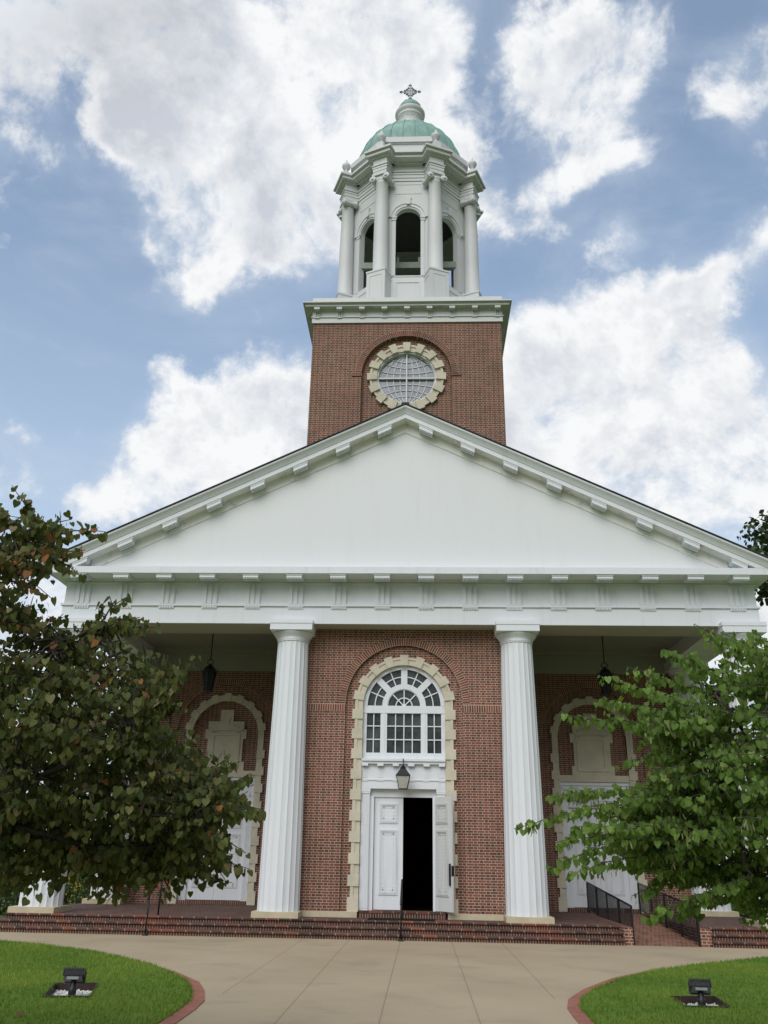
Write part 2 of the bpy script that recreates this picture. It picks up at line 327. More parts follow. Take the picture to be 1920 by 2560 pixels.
# ------------------------------------------------------------------ mesh builder
class MB:
    def __init__(s): s.v = []; s.f = []; s.sm = []; s.uv = {}; s.X = None
    def add(s, vs_, fs, smooth=False):
        o = len(s.v)
        for p in vs_:
            s.v.append(tuple(s.X @ Vector(p)) if s.X is not None else tuple(p))
        for f in fs: s.f.append([i + o for i in f]); s.sm.append(smooth)
        return o
    def box(s, x0, x1, y0, y1, z0, z1):
        s.add([(x0, y0, z0), (x1, y0, z0), (x1, y1, z0), (x0, y1, z0), (x0, y0, z1), (x1, y0, z1), (x1, y1, z1), (x0, y1, z1)],
              [(0, 3, 2, 1), (4, 5, 6, 7), (0, 1, 5, 4), (1, 2, 6, 5), (2, 3, 7, 6), (3, 0, 4, 7)])
    def taper(s, cx, cy, z0, z1, a0, b0, a1, b1):
        s.add([(cx - a0, cy - b0, z0), (cx + a0, cy - b0, z0), (cx + a0, cy + b0, z0), (cx - a0, cy + b0, z0), (cx - a1, cy - b1, z1), (cx + a1, cy - b1, z1), (cx + a1, cy + b1, z1), (cx - a1, cy + b1, z1)],
              [(0, 3, 2, 1), (4, 5, 6, 7), (0, 1, 5, 4), (1, 2, 6, 5), (2, 3, 7, 6), (3, 0, 4, 7)])
    def prism(s, poly, y0, y1):                      # polygon in xz, extruded along y
        n = len(poly)
        s.add([(x, y0, z) for x, z in poly] + [(x, y1, z) for x, z in poly],
              [tuple(range(n)), tuple(range(2 * n - 1, n - 1, -1))] + [(i, i + n, (i + 1) % n + n, (i + 1) % n) for i in range(n)])
    def flat(s, poly, z0, z1):                       # polygon in xy, extruded along z
        n = len(poly)
        s.add([(x, y, z0) for x, y in poly] + [(x, y, z1) for x, y in poly],
              [tuple(range(n - 1, -1, -1)), tuple(range(n, 2 * n))] + [(i, (i + 1) % n, (i + 1) % n + n, i + n) for i in range(n)])
    def shear(s, prof, x0, x1, k):                   # yz profile run from x0 to x1, z lowered by k*|x|
        n = len(prof)
        s.add([(x0, y, z - k * abs(x0)) for y, z in prof] + [(x1, y, z - k * abs(x1)) for y, z in prof],
              [tuple(range(n)), tuple(range(2 * n - 1, n - 1, -1))] + [(i, (i + 1) % n, (i + 1) % n + n, i + n) for i in range(n)])
    def lathe(s, prof, n=32, cx=0, cy=0, smooth=True, mod=None, cap=True):
        vs_ = []
        for r, z in prof:
            for i in range(n):
                a = 2 * pi * i / n; rr = r * (mod(a, z) if mod else 1)
                vs_.append((cx + rr * sin(a), cy - rr * cos(a), z))
        fs = []
        for j in range(len(prof) - 1):
            for i in range(n): fs.append((j * n + i, j * n + (i + 1) % n, (j + 1) * n + (i + 1) % n, (j + 1) * n + i))
        s.add(vs_, fs, smooth)
        if cap: o = len(s.v) - len(vs_); s.f.append([o + i for i in range(n)][::-1]); s.sm.append(False); s.f.append([o + (len(prof) - 1) * n + i for i in range(n)]); s.sm.append(False)
    def tube(s, pts, rad, n=6, smooth=True):
        if not hasattr(rad, '__len__'): rad = [rad] * len(pts)
        P = [Vector(p) for p in pts]; vs_ = []
        for i, p in enumerate(P):
            d = (P[min(i + 1, len(P) - 1)] - P[max(i - 1, 0)]).normalized()
            a = d.cross(Vector((0, 0, 1)) if abs(d.z) < .9 else Vector((1, 0, 0))).normalized(); b = d.cross(a)
            for k in range(n):
                q = 2 * pi * k / n; vs_.append(p + (a * cos(q) + b * sin(q)) * rad[i])
        fs = [(j * n + k, j * n + (k + 1) % n, (j + 1) * n + (k + 1) % n, (j + 1) * n + k) for j in range(len(P) - 1) for k in range(n)]
        fs += [tuple(range(n))[::-1], tuple(range((len(P) - 1) * n, len(P) * n))]
        s.add(vs_, fs, smooth)
    def arc(s, cx, cz, r0, r1, a0, a1, y0, y1, n=8, uv=False):   # ring segment, angle from +x, degrees
        vs_ = []
        for i in range(n + 1):
            a = R(a0 + (a1 - a0) * i / n); c, q = cos(a), sin(a)
            vs_ += [(cx + r0 * c, y0, cz + r0 * q), (cx + r1 * c, y0, cz + r1 * q), (cx + r1 * c, y1, cz + r1 * q), (cx + r0 * c, y1, cz + r0 * q)]
        fs = []
        for i in range(n):
            b = i * 4
            fs += [(b, b + 4, b + 5, b + 1), (b + 1, b + 5, b + 6, b + 2), (b + 2, b + 6, b + 7, b + 3), (b + 3, b + 7, b + 4, b)]
        fs += [(0, 1, 2, 3), (n * 4 + 3, n * 4 + 2, n * 4 + 1, n * 4)]
        fo = len(s.f); s.add(vs_, fs)
        if uv:
            rm = (r0 + r1) / 2
            for i in range(n):
                u0 = R(abs(a1 - a0)) * rm * i / n; u1 = R(abs(a1 - a0)) * rm * (i + 1) / n; w = r1 - r0
                s.uv[fo + i * 4] = [(u0, 0), (u1, 0), (u1, w), (u0, w)]
                s.uv[fo + i * 4 + 1] = [(u0, w * .8), (u1, w * .8), (u1, w * .95), (u0, w * .95)]
                s.uv[fo + i * 4 + 3] = [(u0, .1), (u1, .1), (u1, .2), (u0, .2)][::-1]
    def wall_arch(s, x0, x1, z0, z1, hw, zs, y, depth, cx=0, n=28):
        A = [(cx + hw * cos(pi - pi * i / n), zs + hw * sin(pi - pi * i / n)) for i in range(n + 1)]
        q = []
        q.append([(x0, y, z0), (cx - hw, y, z0), (cx - hw, y, zs), (x0, y, zs)])
        q.append([(cx + hw, y, z0), (x1, y, z0), (x1, y, zs), (cx + hw, y, zs)])
        q.append([(x0, y, zs), (cx - hw, y, zs), (cx - hw, y, z1), (x0, y, z1)])
        q.append([(cx + hw, y, zs), (x1, y, zs), (x1, y, z1), (cx + hw, y, z1)])
        for i in range(n):
            (a, b), (c, e) = A[i], A[i + 1]
            q.append([(a, y, b), (c, y, e), (c, y, z1), (a, y, z1)])
            q.append([(a, y, b), (a, y + depth, b), (c, y + depth, e), (c, y, e)])
        q.append([(cx - hw, y, z0), (cx - hw, y + depth, z0), (cx - hw, y + depth, zs), (cx - hw, y, zs)])
        q.append([(cx + hw, y, z0), (cx + hw, y, zs), (cx + hw, y + depth, zs), (cx + hw, y + depth, z0)])
        for f in q: s.add(f, [(0, 1, 2, 3)])
    def wall_hole(s, x0, x1, z0, z1, r, cz, y, depth, cx=0, n=40):
        q = [[(x0, y, z0), (cx - r, y, z0), (cx - r, y, z1), (x0, y, z1)], [(cx + r, y, z0), (x1, y, z0), (x1, y, z1), (cx + r, y, z1)]]
        for i in range(n):
            a, b = [cx - r * cos(pi * k / n) for k in (i, i + 1)]; h, g_ = [r * sin(pi * k / n) for k in (i, i + 1)]
            q.append([(a, y, cz + h), (b, y, cz + g_), (b, y, z1), (a, y, z1)]); q.append([(a, y, z0), (b, y, z0), (b, y, cz - g_), (a, y, cz - h)])
            q.append([(a, y, cz + h), (a, y + depth, cz + h), (b, y + depth, cz + g_), (b, y, cz + g_)]); q.append([(a, y, cz - h), (b, y, cz - g_), (b, y + depth, cz - g_), (a, y + depth, cz - h)])
        for f in q: s.add(f, [(0, 1, 2, 3)])
    def build(s, name, mat, parent=None, loc=None):
        me = bpy.data.meshes.new(name); me.from_pydata(s.v, [], s.f); me.materials.append(mat)
        me.polygons.foreach_set('use_smooth', s.sm)
        if s.uv:
            ul = me.uv_layers.new(name='UVMap')
            for fi, cs in s.uv.items():
                for li, c in zip(me.polygons[fi].loop_indices, cs): ul.data[li].uv = c
        o = bpy.data.objects.new(name, me); COL.objects.link(o)
        if loc is not None: o.location = loc
        if parent is not None: o.parent = parent
        return o

def tag(o, label=None, cat=None, group=None, kind=None):
    if label: o['label'] = label
    if cat: o['category'] = cat
    if group: o['group'] = group
    if kind: o['kind'] = kind
    return o
def thing(name, label, cat, loc=(0, 0, 0), group=None):
    o = bpy.data.objects.new(name, None); COL.objects.link(o); o.location = loc; o.empty_display_size = .2
    return tag(o, label, cat, group)
def copies(o, locs):
    out = []
    for l in locs:
        c = o.copy(); COL.objects.link(c); c.parent = o.parent; c.location = l
        for ch in o.children:
            k = ch.copy(); COL.objects.link(k); k.parent = c
        out.append(c)
    return out
def mbox(*a):
    b = MB(); b.box(*a); return b

# ------------------------------------------------------------------ setting: ground, paving, lawns
GZ = -.4
b = MB(); b.add([(-400, -300, GZ - .14), (400, -300, GZ - .14), (400, 500, GZ - .14), (-400, 500, GZ - .14)], [(0, 1, 2, 3)])
M['ground'] = plain('rough_ground', (.085, .095, .05), .95, var=.35, scale=.8, spec=.1)
tag(b.build('ground', M['ground']), kind='structure')
LE = [(-14, 60), (-14, -3.0), (-11, -3.3), (-8.734, -3.907), (-7.727, -4.374), (-6.32, -5.345), (-5.207, -6.468), (-4.302, -7.566), (-3.621, -8.633), (-3.135, -9.586), (-2.851, -10.449), (-2.638, -11.327), (-2.588, -12.024), (-2.572, -13.062), (-2.56, -16), (-2.56, -26), (-2.56, -60)]
RE = [(13, 60), (13, -1.9), (10, -2.6), (7.85, -3.757), (6.145, -5.201), (4.818, -6.555), (3.915, -7.906), (3.195, -9.334), (2.79, -10.419), (2.66, -11.182), (2.63, -11.847), (2.62, -12.5), (2.62, -16), (2.62, -26), (2.62, -60)]
PIT = [[(-4.61, -11.54), (-3.99, -11.43), (-4.335, -10.14), (-4.95, -10.25)], [(4.102, -10.97), (4.743, -10.95), (4.817, -9.943), (4.136, -10.056)]]
LZ = GZ + .025
b = MB(); b.flat([(-14, -1.2)] + LE[1:] + [(x, y) for x, y in RE[:0:-1]] + [(13, -1.2)], GZ - .05, GZ)
tag(b.build('pavement', M['concrete']), kind='structure')
def lawn(name, edge, xout, pit):
    # top sheet with an opening for the lamp pit, and a small turf edge
    bm = MB()
    poly = edge + [(xout, -60), (xout, edge[0][1])]
    import bmesh
    B = bmesh.new()
    ov = [B.verts.new((x, y, LZ)) for x, y in poly]; iv = [B.verts.new((x, y, LZ)) for x, y in pit]
    es = [B.edges.new((ov[i], ov[(i + 1) % len(ov)])) for i in range(len(ov))] + [B.edges.new((iv[i], iv[(i + 1) % 4])) for i in range(4)]
    bmesh.ops.triangle_fill(B, use_beauty=True, use_dissolve=False, edges=es)
    bmesh.ops.recalc_face_normals(B, faces=B.faces)
    for f in B.faces:
        if f.normal.z < 0: f.normal_flip()
    lo = [B.verts.new((x, y, GZ - .01)) for x, y in edge]
    for i in range(len(edge) - 1): B.faces.new((ov[i], lo[i], lo[i + 1], ov[i + 1]))
    me = bpy.data.meshes.new(name); B.to_mesh(me); B.free(); me.materials.append(M['turf'])
    o = bpy.data.objects.new(name, me); COL.objects.link(o); tag(o, kind='structure')
lawn('lawn', LE, -90, PIT[0]); lawn('lawn', RE, 90, PIT[1])
# red curb along the lower bends of the lawns
def curb(edge, side, ycut):
    pts = [p for p in edge if p[1] < ycut]; b = MB(); P = []
    for i, (x, y) in enumerate(pts):
        a = Vector(pts[min(i + 1, len(pts) - 1)]) - Vector(pts[max(i - 1, 0)]); a.normalize()
        w = .19 * min(1, .15 + (ycut - y) / 2.6)
        nx, ny = (-a.y, a.x) if side > 0 else (a.y, -a.x)
        if side > 0: nx, ny = -a.y, a.x
        P.append(((x, y), (x + nx * w, y + ny * w)))
    for i in range(len(P) - 1):
        (a, c), (e, g_) = P[i], P[i + 1]
        b.add([(*a, GZ + .012), (*c, GZ + .012), (*g_, GZ + .012), (*e, GZ + .012), (*c, GZ - .01), (*g_, GZ - .01)], [(0, 1, 2, 3), (1, 4, 5, 2)])
    tag(b.build('curb', M['curb']), kind='structure')
curb(LE, 1, -7.2); curb(RE, -1, -5.6)

# grass blades near the camera side of both lawns
def inside(x, y, poly):
    c = False; j = len(poly) - 1
    for i in range(len(poly)):
        xi, yi = poly[i]; xj, yj = poly[j]
        if (yi > y) != (yj > y) and x < (xj - xi) * (y - yi) / (yj - yi) + xi: c = not c
        j = i
    return c
def blades(edge, xout, pit, n, seed, xr, yr):
    r = np.random.default_rng(seed); poly = edge + [(xout, -60), (xout, edge[0][1])]
    pts = []
    while len(pts) < n:
        x = r.uniform(*xr); y = r.uniform(*yr)
        if inside(x, y, poly) and not inside(x, y, pit): pts.append((x, y))
    # a ragged fringe along the edge
    for i in range(len(edge) - 1):
        (x0, y0), (x1, y1) = edge[i], edge[i + 1]
        if max(y0, y1) < -16 or max(y0, y1) > 5: continue
        k = int(math.hypot(x1 - x0, y1 - y0) * 90)
        for q in r.uniform(0, 1, k): pts.append((x0 + (x1 - x0) * q + r.normal(0, .02), y0 + (y1 - y0) * q + r.normal(0, .02)))
    for i in range(4):
        (x0, y0), (x1, y1) = pit[i], pit[(i + 1) % 4]
        for q in r.uniform(0, 1, 60):
            sx = np.sign(x0 - np.mean([p[0] for p in pit])); pts.append((x0 + (x1 - x0) * q + r.normal(0, .012), y0 + (y1 - y0) * q + r.normal(0, .012)))
    p = np.array(pts); N_ = len(p); a = r.uniform(0, 2 * pi, N_); h = r.uniform(.025, .055, N_); w = r.uniform(.0035, .007, N_)
    lean = r.uniform(0, .035, N_); la = r.uniform(0, 2 * pi, N_)
    V = np.zeros((N_, 3, 3)); V[:, 0, 0] = p[:, 0] - w * np.cos(a); V[:, 0, 1] = p[:, 1] - w * np.sin(a)
    V[:, 1, 0] = p[:, 0] + w * np.cos(a); V[:, 1, 1] = p[:, 1] + w * np.sin(a); V[:, :2, 2] = LZ - .005
    V[:, 2, 0] = p[:, 0] + lean * np.cos(la); V[:, 2, 1] = p[:, 1] + lean * np.sin(la); V[:, 2, 2] = LZ + h
    me = bpy.data.meshes.new('grass'); me.vertices.add(N_ * 3); me.vertices.foreach_set('co', V.ravel())
    me.loops.add(N_ * 3); me.loops.foreach_set('vertex_index', np.arange(N_ * 3)); me.polygons.add(N_)
    me.polygons.foreach_set('loop_start', np.arange(N_) * 3); me.polygons.foreach_set('loop_total', np.full(N_, 3)); me.update(calc_edges=True)
    at = me.attributes.new('rnd', 'FLOAT', 'FACE'); at.data.foreach_set('value', r.uniform(0, 1, N_).astype(np.float32))
    me.materials.append(M['blade']); o = bpy.data.objects.new('grass', me); COL.objects.link(o); tag(o, kind='stuff')
    return o
tag(blades(LE, -90, PIT[0], 60000, 1, (-10.5, -2.5), (-14.2, -3.2)), 'short mown green grass on the lawn at bottom left', 'grass')
tag(blades(RE, 90, PIT[1], 60000, 2, (2.5, 10.5), (-14.2, -2.6)), 'short mown green grass on the lawn at bottom right', 'grass')
# far greenery is added with the trees below

# ------------------------------------------------------------------ church
CH = thing('church', 'red brick church with white columned portico, square clockless tower and copper domed belfry', 'church')
WX = 3.17
# lower front wall (shallow arched recess), and the recessed plane with the doorway
b = MB(); b.wall_arch(-WX, WX, 0, 12, 1.65, 5.52, 0, .1); b.wall_arch(-1.7, 1.7, 0, 7.3, 1.16, 5.45, .1, .5)
b.add([(-WX, 0, 0), (-WX, 6.3, 0), (-WX, 6.3, 12), (-WX, 0, 12)], [(0, 1, 2, 3)]); b.add([(WX, 0, 0), (WX, 6.3, 0), (WX, 6.3, 12), (WX, 0, 12)], [(3, 2, 1, 0)])
wall_low = b.build('front_wall', M['brick'], CH)
b = MB(); b.wall_arch(-WX, WX, 12, 18.23, 1.49, 16.23, 0, .17); b.wall_hole(-1.6, 1.6, 12, 17.9, 1.0, 16.2, .17, .3)
for y in (6.3,): b.add([(-WX, y, 12), (WX, y, 12), (WX, y, 18.23), (-WX, y, 18.23)], [(3, 2, 1, 0)])
b.add([(-WX, 0, 12), (-WX, 6.3, 12), (-WX, 6.3, 18.23), (-WX, 0, 18.23)], [(0, 1, 2, 3)]); b.add([(WX, 0, 12), (WX, 6.3, 12), (WX, 6.3, 18.23), (WX, 0, 18.23)], [(3, 2, 1, 0)])
tower = b.build('tower', M['brick_tower'], CH)
# brick arches and soldier courses
b = MB(); b.arc(0, 5.52, 1.652, 1.852, 0, 180, -.012, .06, 60, True)
for s_ in (-1, 1):
    x0, x1 = sorted((s_ * 1.652, s_ * 2.78)); fo = len(b.f); b.box(x0, x1, -.012, .05, 5.27, 5.475)
    b.uv[fo + 2] = [(x0, 0), (x1, 0), (x1, .205), (x0, .205)]
b.build('brick_arch', M['brick_ring'], wall_low)
b = MB(); b.arc(0, 16.23, 1.492, 1.70, 0, 180, -.014, .06, 60, True)
for s_ in (-1, 1):
    x0, x1 = sorted((s_ * 1.47, s_ * 1.80)); fo = len(b.f); b.box(x0, x1, -.03, .05, 16.165, 16.235); b.uv[fo + 2] = [(x0, .03), (x1, .03), (x1, .1), (x0, .1)]
b.build('brick_arch', M['brick_ring_tower'], tower)

# cast stone surround of the doorway
BIG = [(.14, .478)] + [(.746 + .541 * i, 1.021 + .541 * i) for i in range(9)]
def quoins(cx, cz, hw, big, small, yf, bigs, a_step, a_big, ytop, zbase, deep):
    b = MB()
    for s_ in (-1, 1):
        zp = zbase
        for z0, z1 in bigs + [(ytop, ytop)]:
            if z0 > zp + .01:                                    # plain block between two large ones, with a sunk panel
                za, zb = zp, min(z0, cz)
                x0, x1 = sorted((cx + s_ * hw, cx + s_ * small)); b.box(x0, x1, yf + .035, yf + deep, za, zb)
                xo0, xo1 = sorted((cx + s_ * (small - .09), cx + s_ * small)); b.box(xo0, xo1, yf + .012, yf + .036, za, zb)
            if z1 > z0:
                x0, x1 = sorted((cx + s_ * (hw - .004), cx + s_ * big)); b.box(x0, x1, yf, yf + deep - .002, z0, min(z1, cz) if z0 < cz else z1)
            zp = z1
    n = int(round(180 / a_step)); a = 90 - a_step * (n // 2) - a_big
    b.arc(cx, cz, hw, small, 0, 180, yf + .035, yf + deep, 48); b.arc(cx, cz, small - .07, small, 0, 180, yf + .012, yf + .036, 48)
    k = 90 % a_step
    while k <= 180:
        if 0 <= k <= 180:
            a0, a1 = max(k - a_big / 2, 0), min(k + a_big / 2, 180)
            b.arc(cx, cz, hw - .004, big, a0, a1, yf, yf + deep - .002, 4)
        k += a_step
    return b
quoins(0, 5.45, 1.16, 1.452, 1.385, .02, [q for q in BIG if q[1] < 5.45], 19.5, 9.8, 5.45, .14, .2).build('stone_surround', M['stone'], wall_low)
# stone base course
for s_ in (-1, 1):
    x0, x1 = sorted((s_ * 1.18, s_ * 2.62)); mbox(x0, x1, -.05, .12, 0, .14).build('base_course', M['stone_base'], wall_low)

# ---- big arched window over the door
WN = MB(); y0, y1 = .17, .26; sp = 5.465
WN.arc(0, sp, 1.038, 1.162, 0, 180, y0 - .02, y1 + .1, 48)
WN.box(-1.162, 1.162, y0 - .015, y1, 5.258, sp)
WN.arc(0, sp, .475, .62, 0, 180, y0, y1, 40)
WN.arc(0, sp, .455, .478, 0, 180, y0 + .02, y1, 40)
for a in (45, 90, 135):
    WN.X = Matrix.Translation((0, 0, sp)) @ Matrix.Rotation(-R(a), 4, 'Y'); WN.box(.60, 1.05, y0 + .003, y1, -.09, .09); WN.X = None
for a in (45, 90, 135):
    WN.X = Matrix.Translation((0, 0, sp)) @ Matrix.Rotation(-R(a), 4, 'Y'); WN.box(0, .47, y0 + .03, y1, -.015, .015); WN.X = None
WN.arc(0, sp, .215, .245, 0, 180, y0 + .032, y1, 24); WN.arc(0, sp, 0, .06, 0, 180, y0 + .028, y1, 12)
WN.arc(0, sp, .815, .843, 0, 180, y0 + .03, y1, 40)
for a in (22.5, 67.5, 112.5, 157.5):
    WN.X = Matrix.Translation((0, 0, sp)) @ Matrix.Rotation(-R(a), 4, 'Y'); WN.box(.60, 1.05, y0 + .034, y1, -.015, .015); WN.X = None
for x0, x1 in ((-1.162, -1.05), (-.661, -.476), (.476, .661), (1.05, 1.162)): WN.box(x0, x1, y0, y1, 4.166, 5.262)
for x0, x1 in ((-.60, -.538), (.538, .60)): WN.box(x0, x1, y0 - .012, y1 - .01, 4.166, 5.256)
WN.box(-1.162, 1.162, y0 - .01, y1, 3.99, 4.168)
for x in (-.855, -.238, 0, .238, .855): WN.box(x - .014, x + .014, y0 + .03, y1 - .004, 4.16, 5.26)
for z in (4.535, 4.905): WN.box(-1.06, 1.06, y0 + .034, y1 - .006, z - .014, z + .014)
win = WN.build('arched_window', M['white'], CH)
g_ = MB(); g_.add([(1.1 * cos(pi * i / 32), .245, sp + 1.1 * sin(pi * i / 32)) for i in range(33)] + [(-1.1, .245, 4.1), (1.1, .245, 4.1)], [tuple(range(34, -1, -1))])
g_.build('glass', M['glass'], win)
mbox(-1.2, 1.2, .62, .66, 3.8, 7.0).build('blind', M['dark'], win)

# ---- door case: small entablature, pilasters, leaves
b = MB()
for z0, z1, yf in ((3.93, 3.992, -.03), (3.86, 3.93, .01), (3.46, 3.80, .10), (3.80, 3.86, .085), (3.425, 3.46, .075), (3.21, 3.425, .095)): b.box(-1.155, 1.155, yf, .3, z0, z1)
for s_ in (-1, 1):
    x0, x1 = sorted((s_ * .90, s_ * 1.155)); b.box(x0, x1, .095, .3, 3.13, 3.212)
for i in range(6):
    x = -1.06 + i * .424; b.box(x - .085, x + .085, -.005, .12, 3.80, 3.862); b.box(x - .085, x + .085, .08, .12, 3.40, 3.427)
    for q in (-.05, 0, .05): b.box(x + q - .016, x + q + .016, .088, .12, 3.50, 3.80)
b.box(-.91, .91, .25, .34, 3.0, 3.215)
dc = b.build('door_entablature', M['white'], CH)
for s_ in (-1, 1):
    b = MB(); x0, x1 = sorted((s_ * .915, s_ * 1.15)); b.box(x0, x1, .12, .3, .17, 3.08)
    for i in range(6):
        xx = x0 + .02 + i * .035; b.box(xx, xx + .018, .108, .125, .22, 3.03)
    b.box(x0 - .01, x1 + .004, .10, .3, 3.08, 3.13); b.box(min(s_ * .80, s_ * .917), max(s_ * .80, s_ * .917), .2, .34, .17, 3.03)
    b.build('pilaster', M['white'], dc)
b = MB(); b.box(-1.13, 1.13, -.06, .34, 0, .165); b.build('threshold', M['rowlock'], CH)
b = MB(); b.box(-1.13, 1.13, -.075, .36, .12, .172); b.build('threshold_cap', M['nosing'], CH)
def leaf_mb(w=.785, h=2.82):
    b = MB(); b.box(0, w, 0, .05, 0, h)
    def panel(x0, x1, z0, z1, yy, sg):
        for k, (e, d_) in enumerate(((0, .022), (.03, .030), (.06, .014))):
            for (a, c, e0, e1) in ((x0 + e, x1 - e, z0 + e, z0 + e + .024), (x0 + e, x1 - e, z1 - e - .024, z1 - e), (x0 + e, x0 + e + .024, z0 + e + .024, z1 - e - .024), (x1 - e - .024, x1 - e, z0 + e + .024, z1 - e - .024)):
                ya, yb = sorted((yy, yy + sg * d_)); b.box(a, c, ya, yb, e0, e1)
        nx = int((x1 - x0 - .24) / .055); nz = int((z1 - z0 - .24) / .085)
        for i in range(nz + 1):
            for xx in (x0 + .12, x1 - .12):
                z = z0 + .12 + i * (z1 - z0 - .24) / max(nz, 1); ya, yb = sorted((yy, yy + sg * .018)); b.box(xx - .012, xx + .012, ya, yb, z - .012, z + .012)
        for i in range(nx + 1):
            for z in (z0 + .12, z1 - .12):
                xx = x0 + .12 + i * (x1 - x0 - .24) / max(nx, 1); ya, yb = sorted((yy, yy + sg * .018)); b.box(xx - .012, xx + .012, ya, yb, z - .012, z + .012)
    for yy, sg in ((0, -1), (.05, 1)):
        panel(.14, w - .14, .36, 1.98, yy, sg); panel(.14, w - .14, 2.14, 2.66, yy, sg)
    return b
dl = leaf_mb().build('door_leaf', M['white'], CH, (-.79, .29, .185)); dl['label'] = 'closed left door leaf'
for z in (.32, 1.35, 2.4): mbox(-.03, -.008, -.02, .03, z, z + .2).build('hinge', M['black'], dl)
dr = leaf_mb().build('door_leaf', M['white_old'], CH, (.80, .27, .185)); dr['label'] = 'right door leaf swung open outwards'
dr.rotation_euler = (0, 0, R(-51))
b = MB(); b.box(.70, .735, -.045, -.0, .62, 1.15); b.box(.765, .79, -.012, .06, .85, 1.1); b.box(.69, .70, -.03, -.01, .78, .9)
b.build('handle', M['black'], dr)
# dim vestibule behind the doorway
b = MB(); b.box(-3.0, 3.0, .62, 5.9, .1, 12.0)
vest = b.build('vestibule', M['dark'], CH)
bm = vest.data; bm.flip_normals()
# the vestibule's own front side stays open at the doorway
import bmesh
B = bmesh.new(); B.from_mesh(bm)
for f in list(B.faces):
    if abs(f.calc_center_median().y - .62) < .01: B.faces.remove(f)
B.to_mesh(bm); B.free()

# ---- portico columns (plinth, shaft, capital)
def flute(a, z, n=20):
    q = (a * n / (2 * pi)) % 1.0; return 1 - .038 * (1 - (2 * q - 1) ** 2) ** .8
def column_mesh():
    sh = MB(); prof = []
    for i in range(13):
        k = i / 12; prof.append((.548 - .108 * k ** 1.25, .14 + 7.06 * k))
    sh.lathe(prof, 160, mod=flute, smooth=False, cap=False)
    cp = MB(); cp.lathe([(.44, 7.13), (.452, 7.145), (.452, 7.16), (.440, 7.166), (.464, 7.182), (.464, 7.196), (.450, 7.203), (.49, 7.27), (.54, 7.34), (.575, 7.385), (.578, 7.40), (.56, 7.415)], 64)
    cp.box(-.60, .60, -.60, .60, 7.413, 7.595); cp.box(-.615, .615, -.615, .615, 7.595, 7.705)
    pl = MB(); pl.box(-.595, .595, -.595, .595, 0, .14)
    return sh, cp, pl
sh, cp, pl = column_mesh()
PC = [(-3.2, -.255), (3.2, -.255), (-9.45, -.255), (9.45, -.255), (-9.3, 4.5), (9.3, 4.5)]
c0 = bpy.data.objects.new('column', None); COL.objects.link(c0); c0.parent = CH; c0.location = (*PC[0], 0); c0['group'] = 'white fluted portico columns'
sh.build('shaft', M['white'], c0); cp.build('capital', M['white'], c0); pl.build('plinth', M['stone_base'], c0)
copies(c0, [(x, y, 0) for x, y in PC[1:]])

# ---- entablature
EX = 10.0
b = MB(); b.box(-EX, EX, -.6, .6, 7.645, 8.15)
for s_ in (-1, 1):
    x0, x1 = sorted((s_ * 8.8, s_ * EX)); b.box(x0, x1, .6, 5.1, 7.645, 8.15); b.box(x0, x1, .58, 9, 8.205, 8.95)
b.box(-EX - .05, EX + .05, -.65, 5.1, 8.15, 8.205)
b.box(-EX + .02, EX - .02, -.58, .58, 8.205, 8.955)
b.box(-EX - .015, EX + .015, -.605, .3, 8.80, 8.86); b.box(-EX - .05, EX + .05, -.65, .3, 8.895, 8.956)
ent = b.build('entablature', M['white'], CH)
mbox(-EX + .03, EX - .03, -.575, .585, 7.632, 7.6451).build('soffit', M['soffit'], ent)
b = MB(); b.prism([(-10.31, 8.956), (10.31, 8.956), (10.31, 9.115), (10.34, 9.125), (10.34, 9.15), (-10.34, 9.15), (-10.34, 9.125), (-10.31, 9.115)], -1.245, .2)
for s_ in (-1, 1):
    x0, x1 = sorted((s_ * 9.6, s_ * 10.31)); b.box(x0, x1, .2, 20, 8.956, 9.15); x0, x1 = sorted((s_ * 9.6, s_ * 10.50)); b.box(x0, x1, .1, 20, 9.15, 9.225)
b.build('cornice', M['white'], ent)
SX = 1.258
tg = MB()
for q in (-.155, 0, .155): tg.box(q - .050, q + .050, -.638, -.57, 8.215, 8.79)
tg.box(-.225, .225, -.606, -.57, 8.205, 8.80)
tg.box(-.225, .225, -.64, -.59, 8.115, 8.151)
for i in range(6): tg.taper(-.19 + i * .076, -.618, 8.075, 8.117, .026, .02, .018, .014)
t0 = tg.build('triglyph', M['white'], ent, (-7.5 * SX, 0, 0))
copies(t0, [((i - 7.5) * SX, 0, 0) for i in range(1, 16)])
mu = MB(); mu.box(-.235, .235, -1.215, -.66, 8.915, 8.956); mu.box(-.222, .222, -1.195, -.84, 8.84, 8.916)
for i in range(6):
    for j in range(3): mu.taper(-.187 + i * .075, -1.15 + j * .11, 8.812, 8.841, .027, .027, .022, .022)
m0 = mu.build('mutule', M['white'], ent, (-7.5 * SX, 0, 0))
copies(m0, [((i - 7.5) * SX, 0, 0) for i in range(1, 16)])

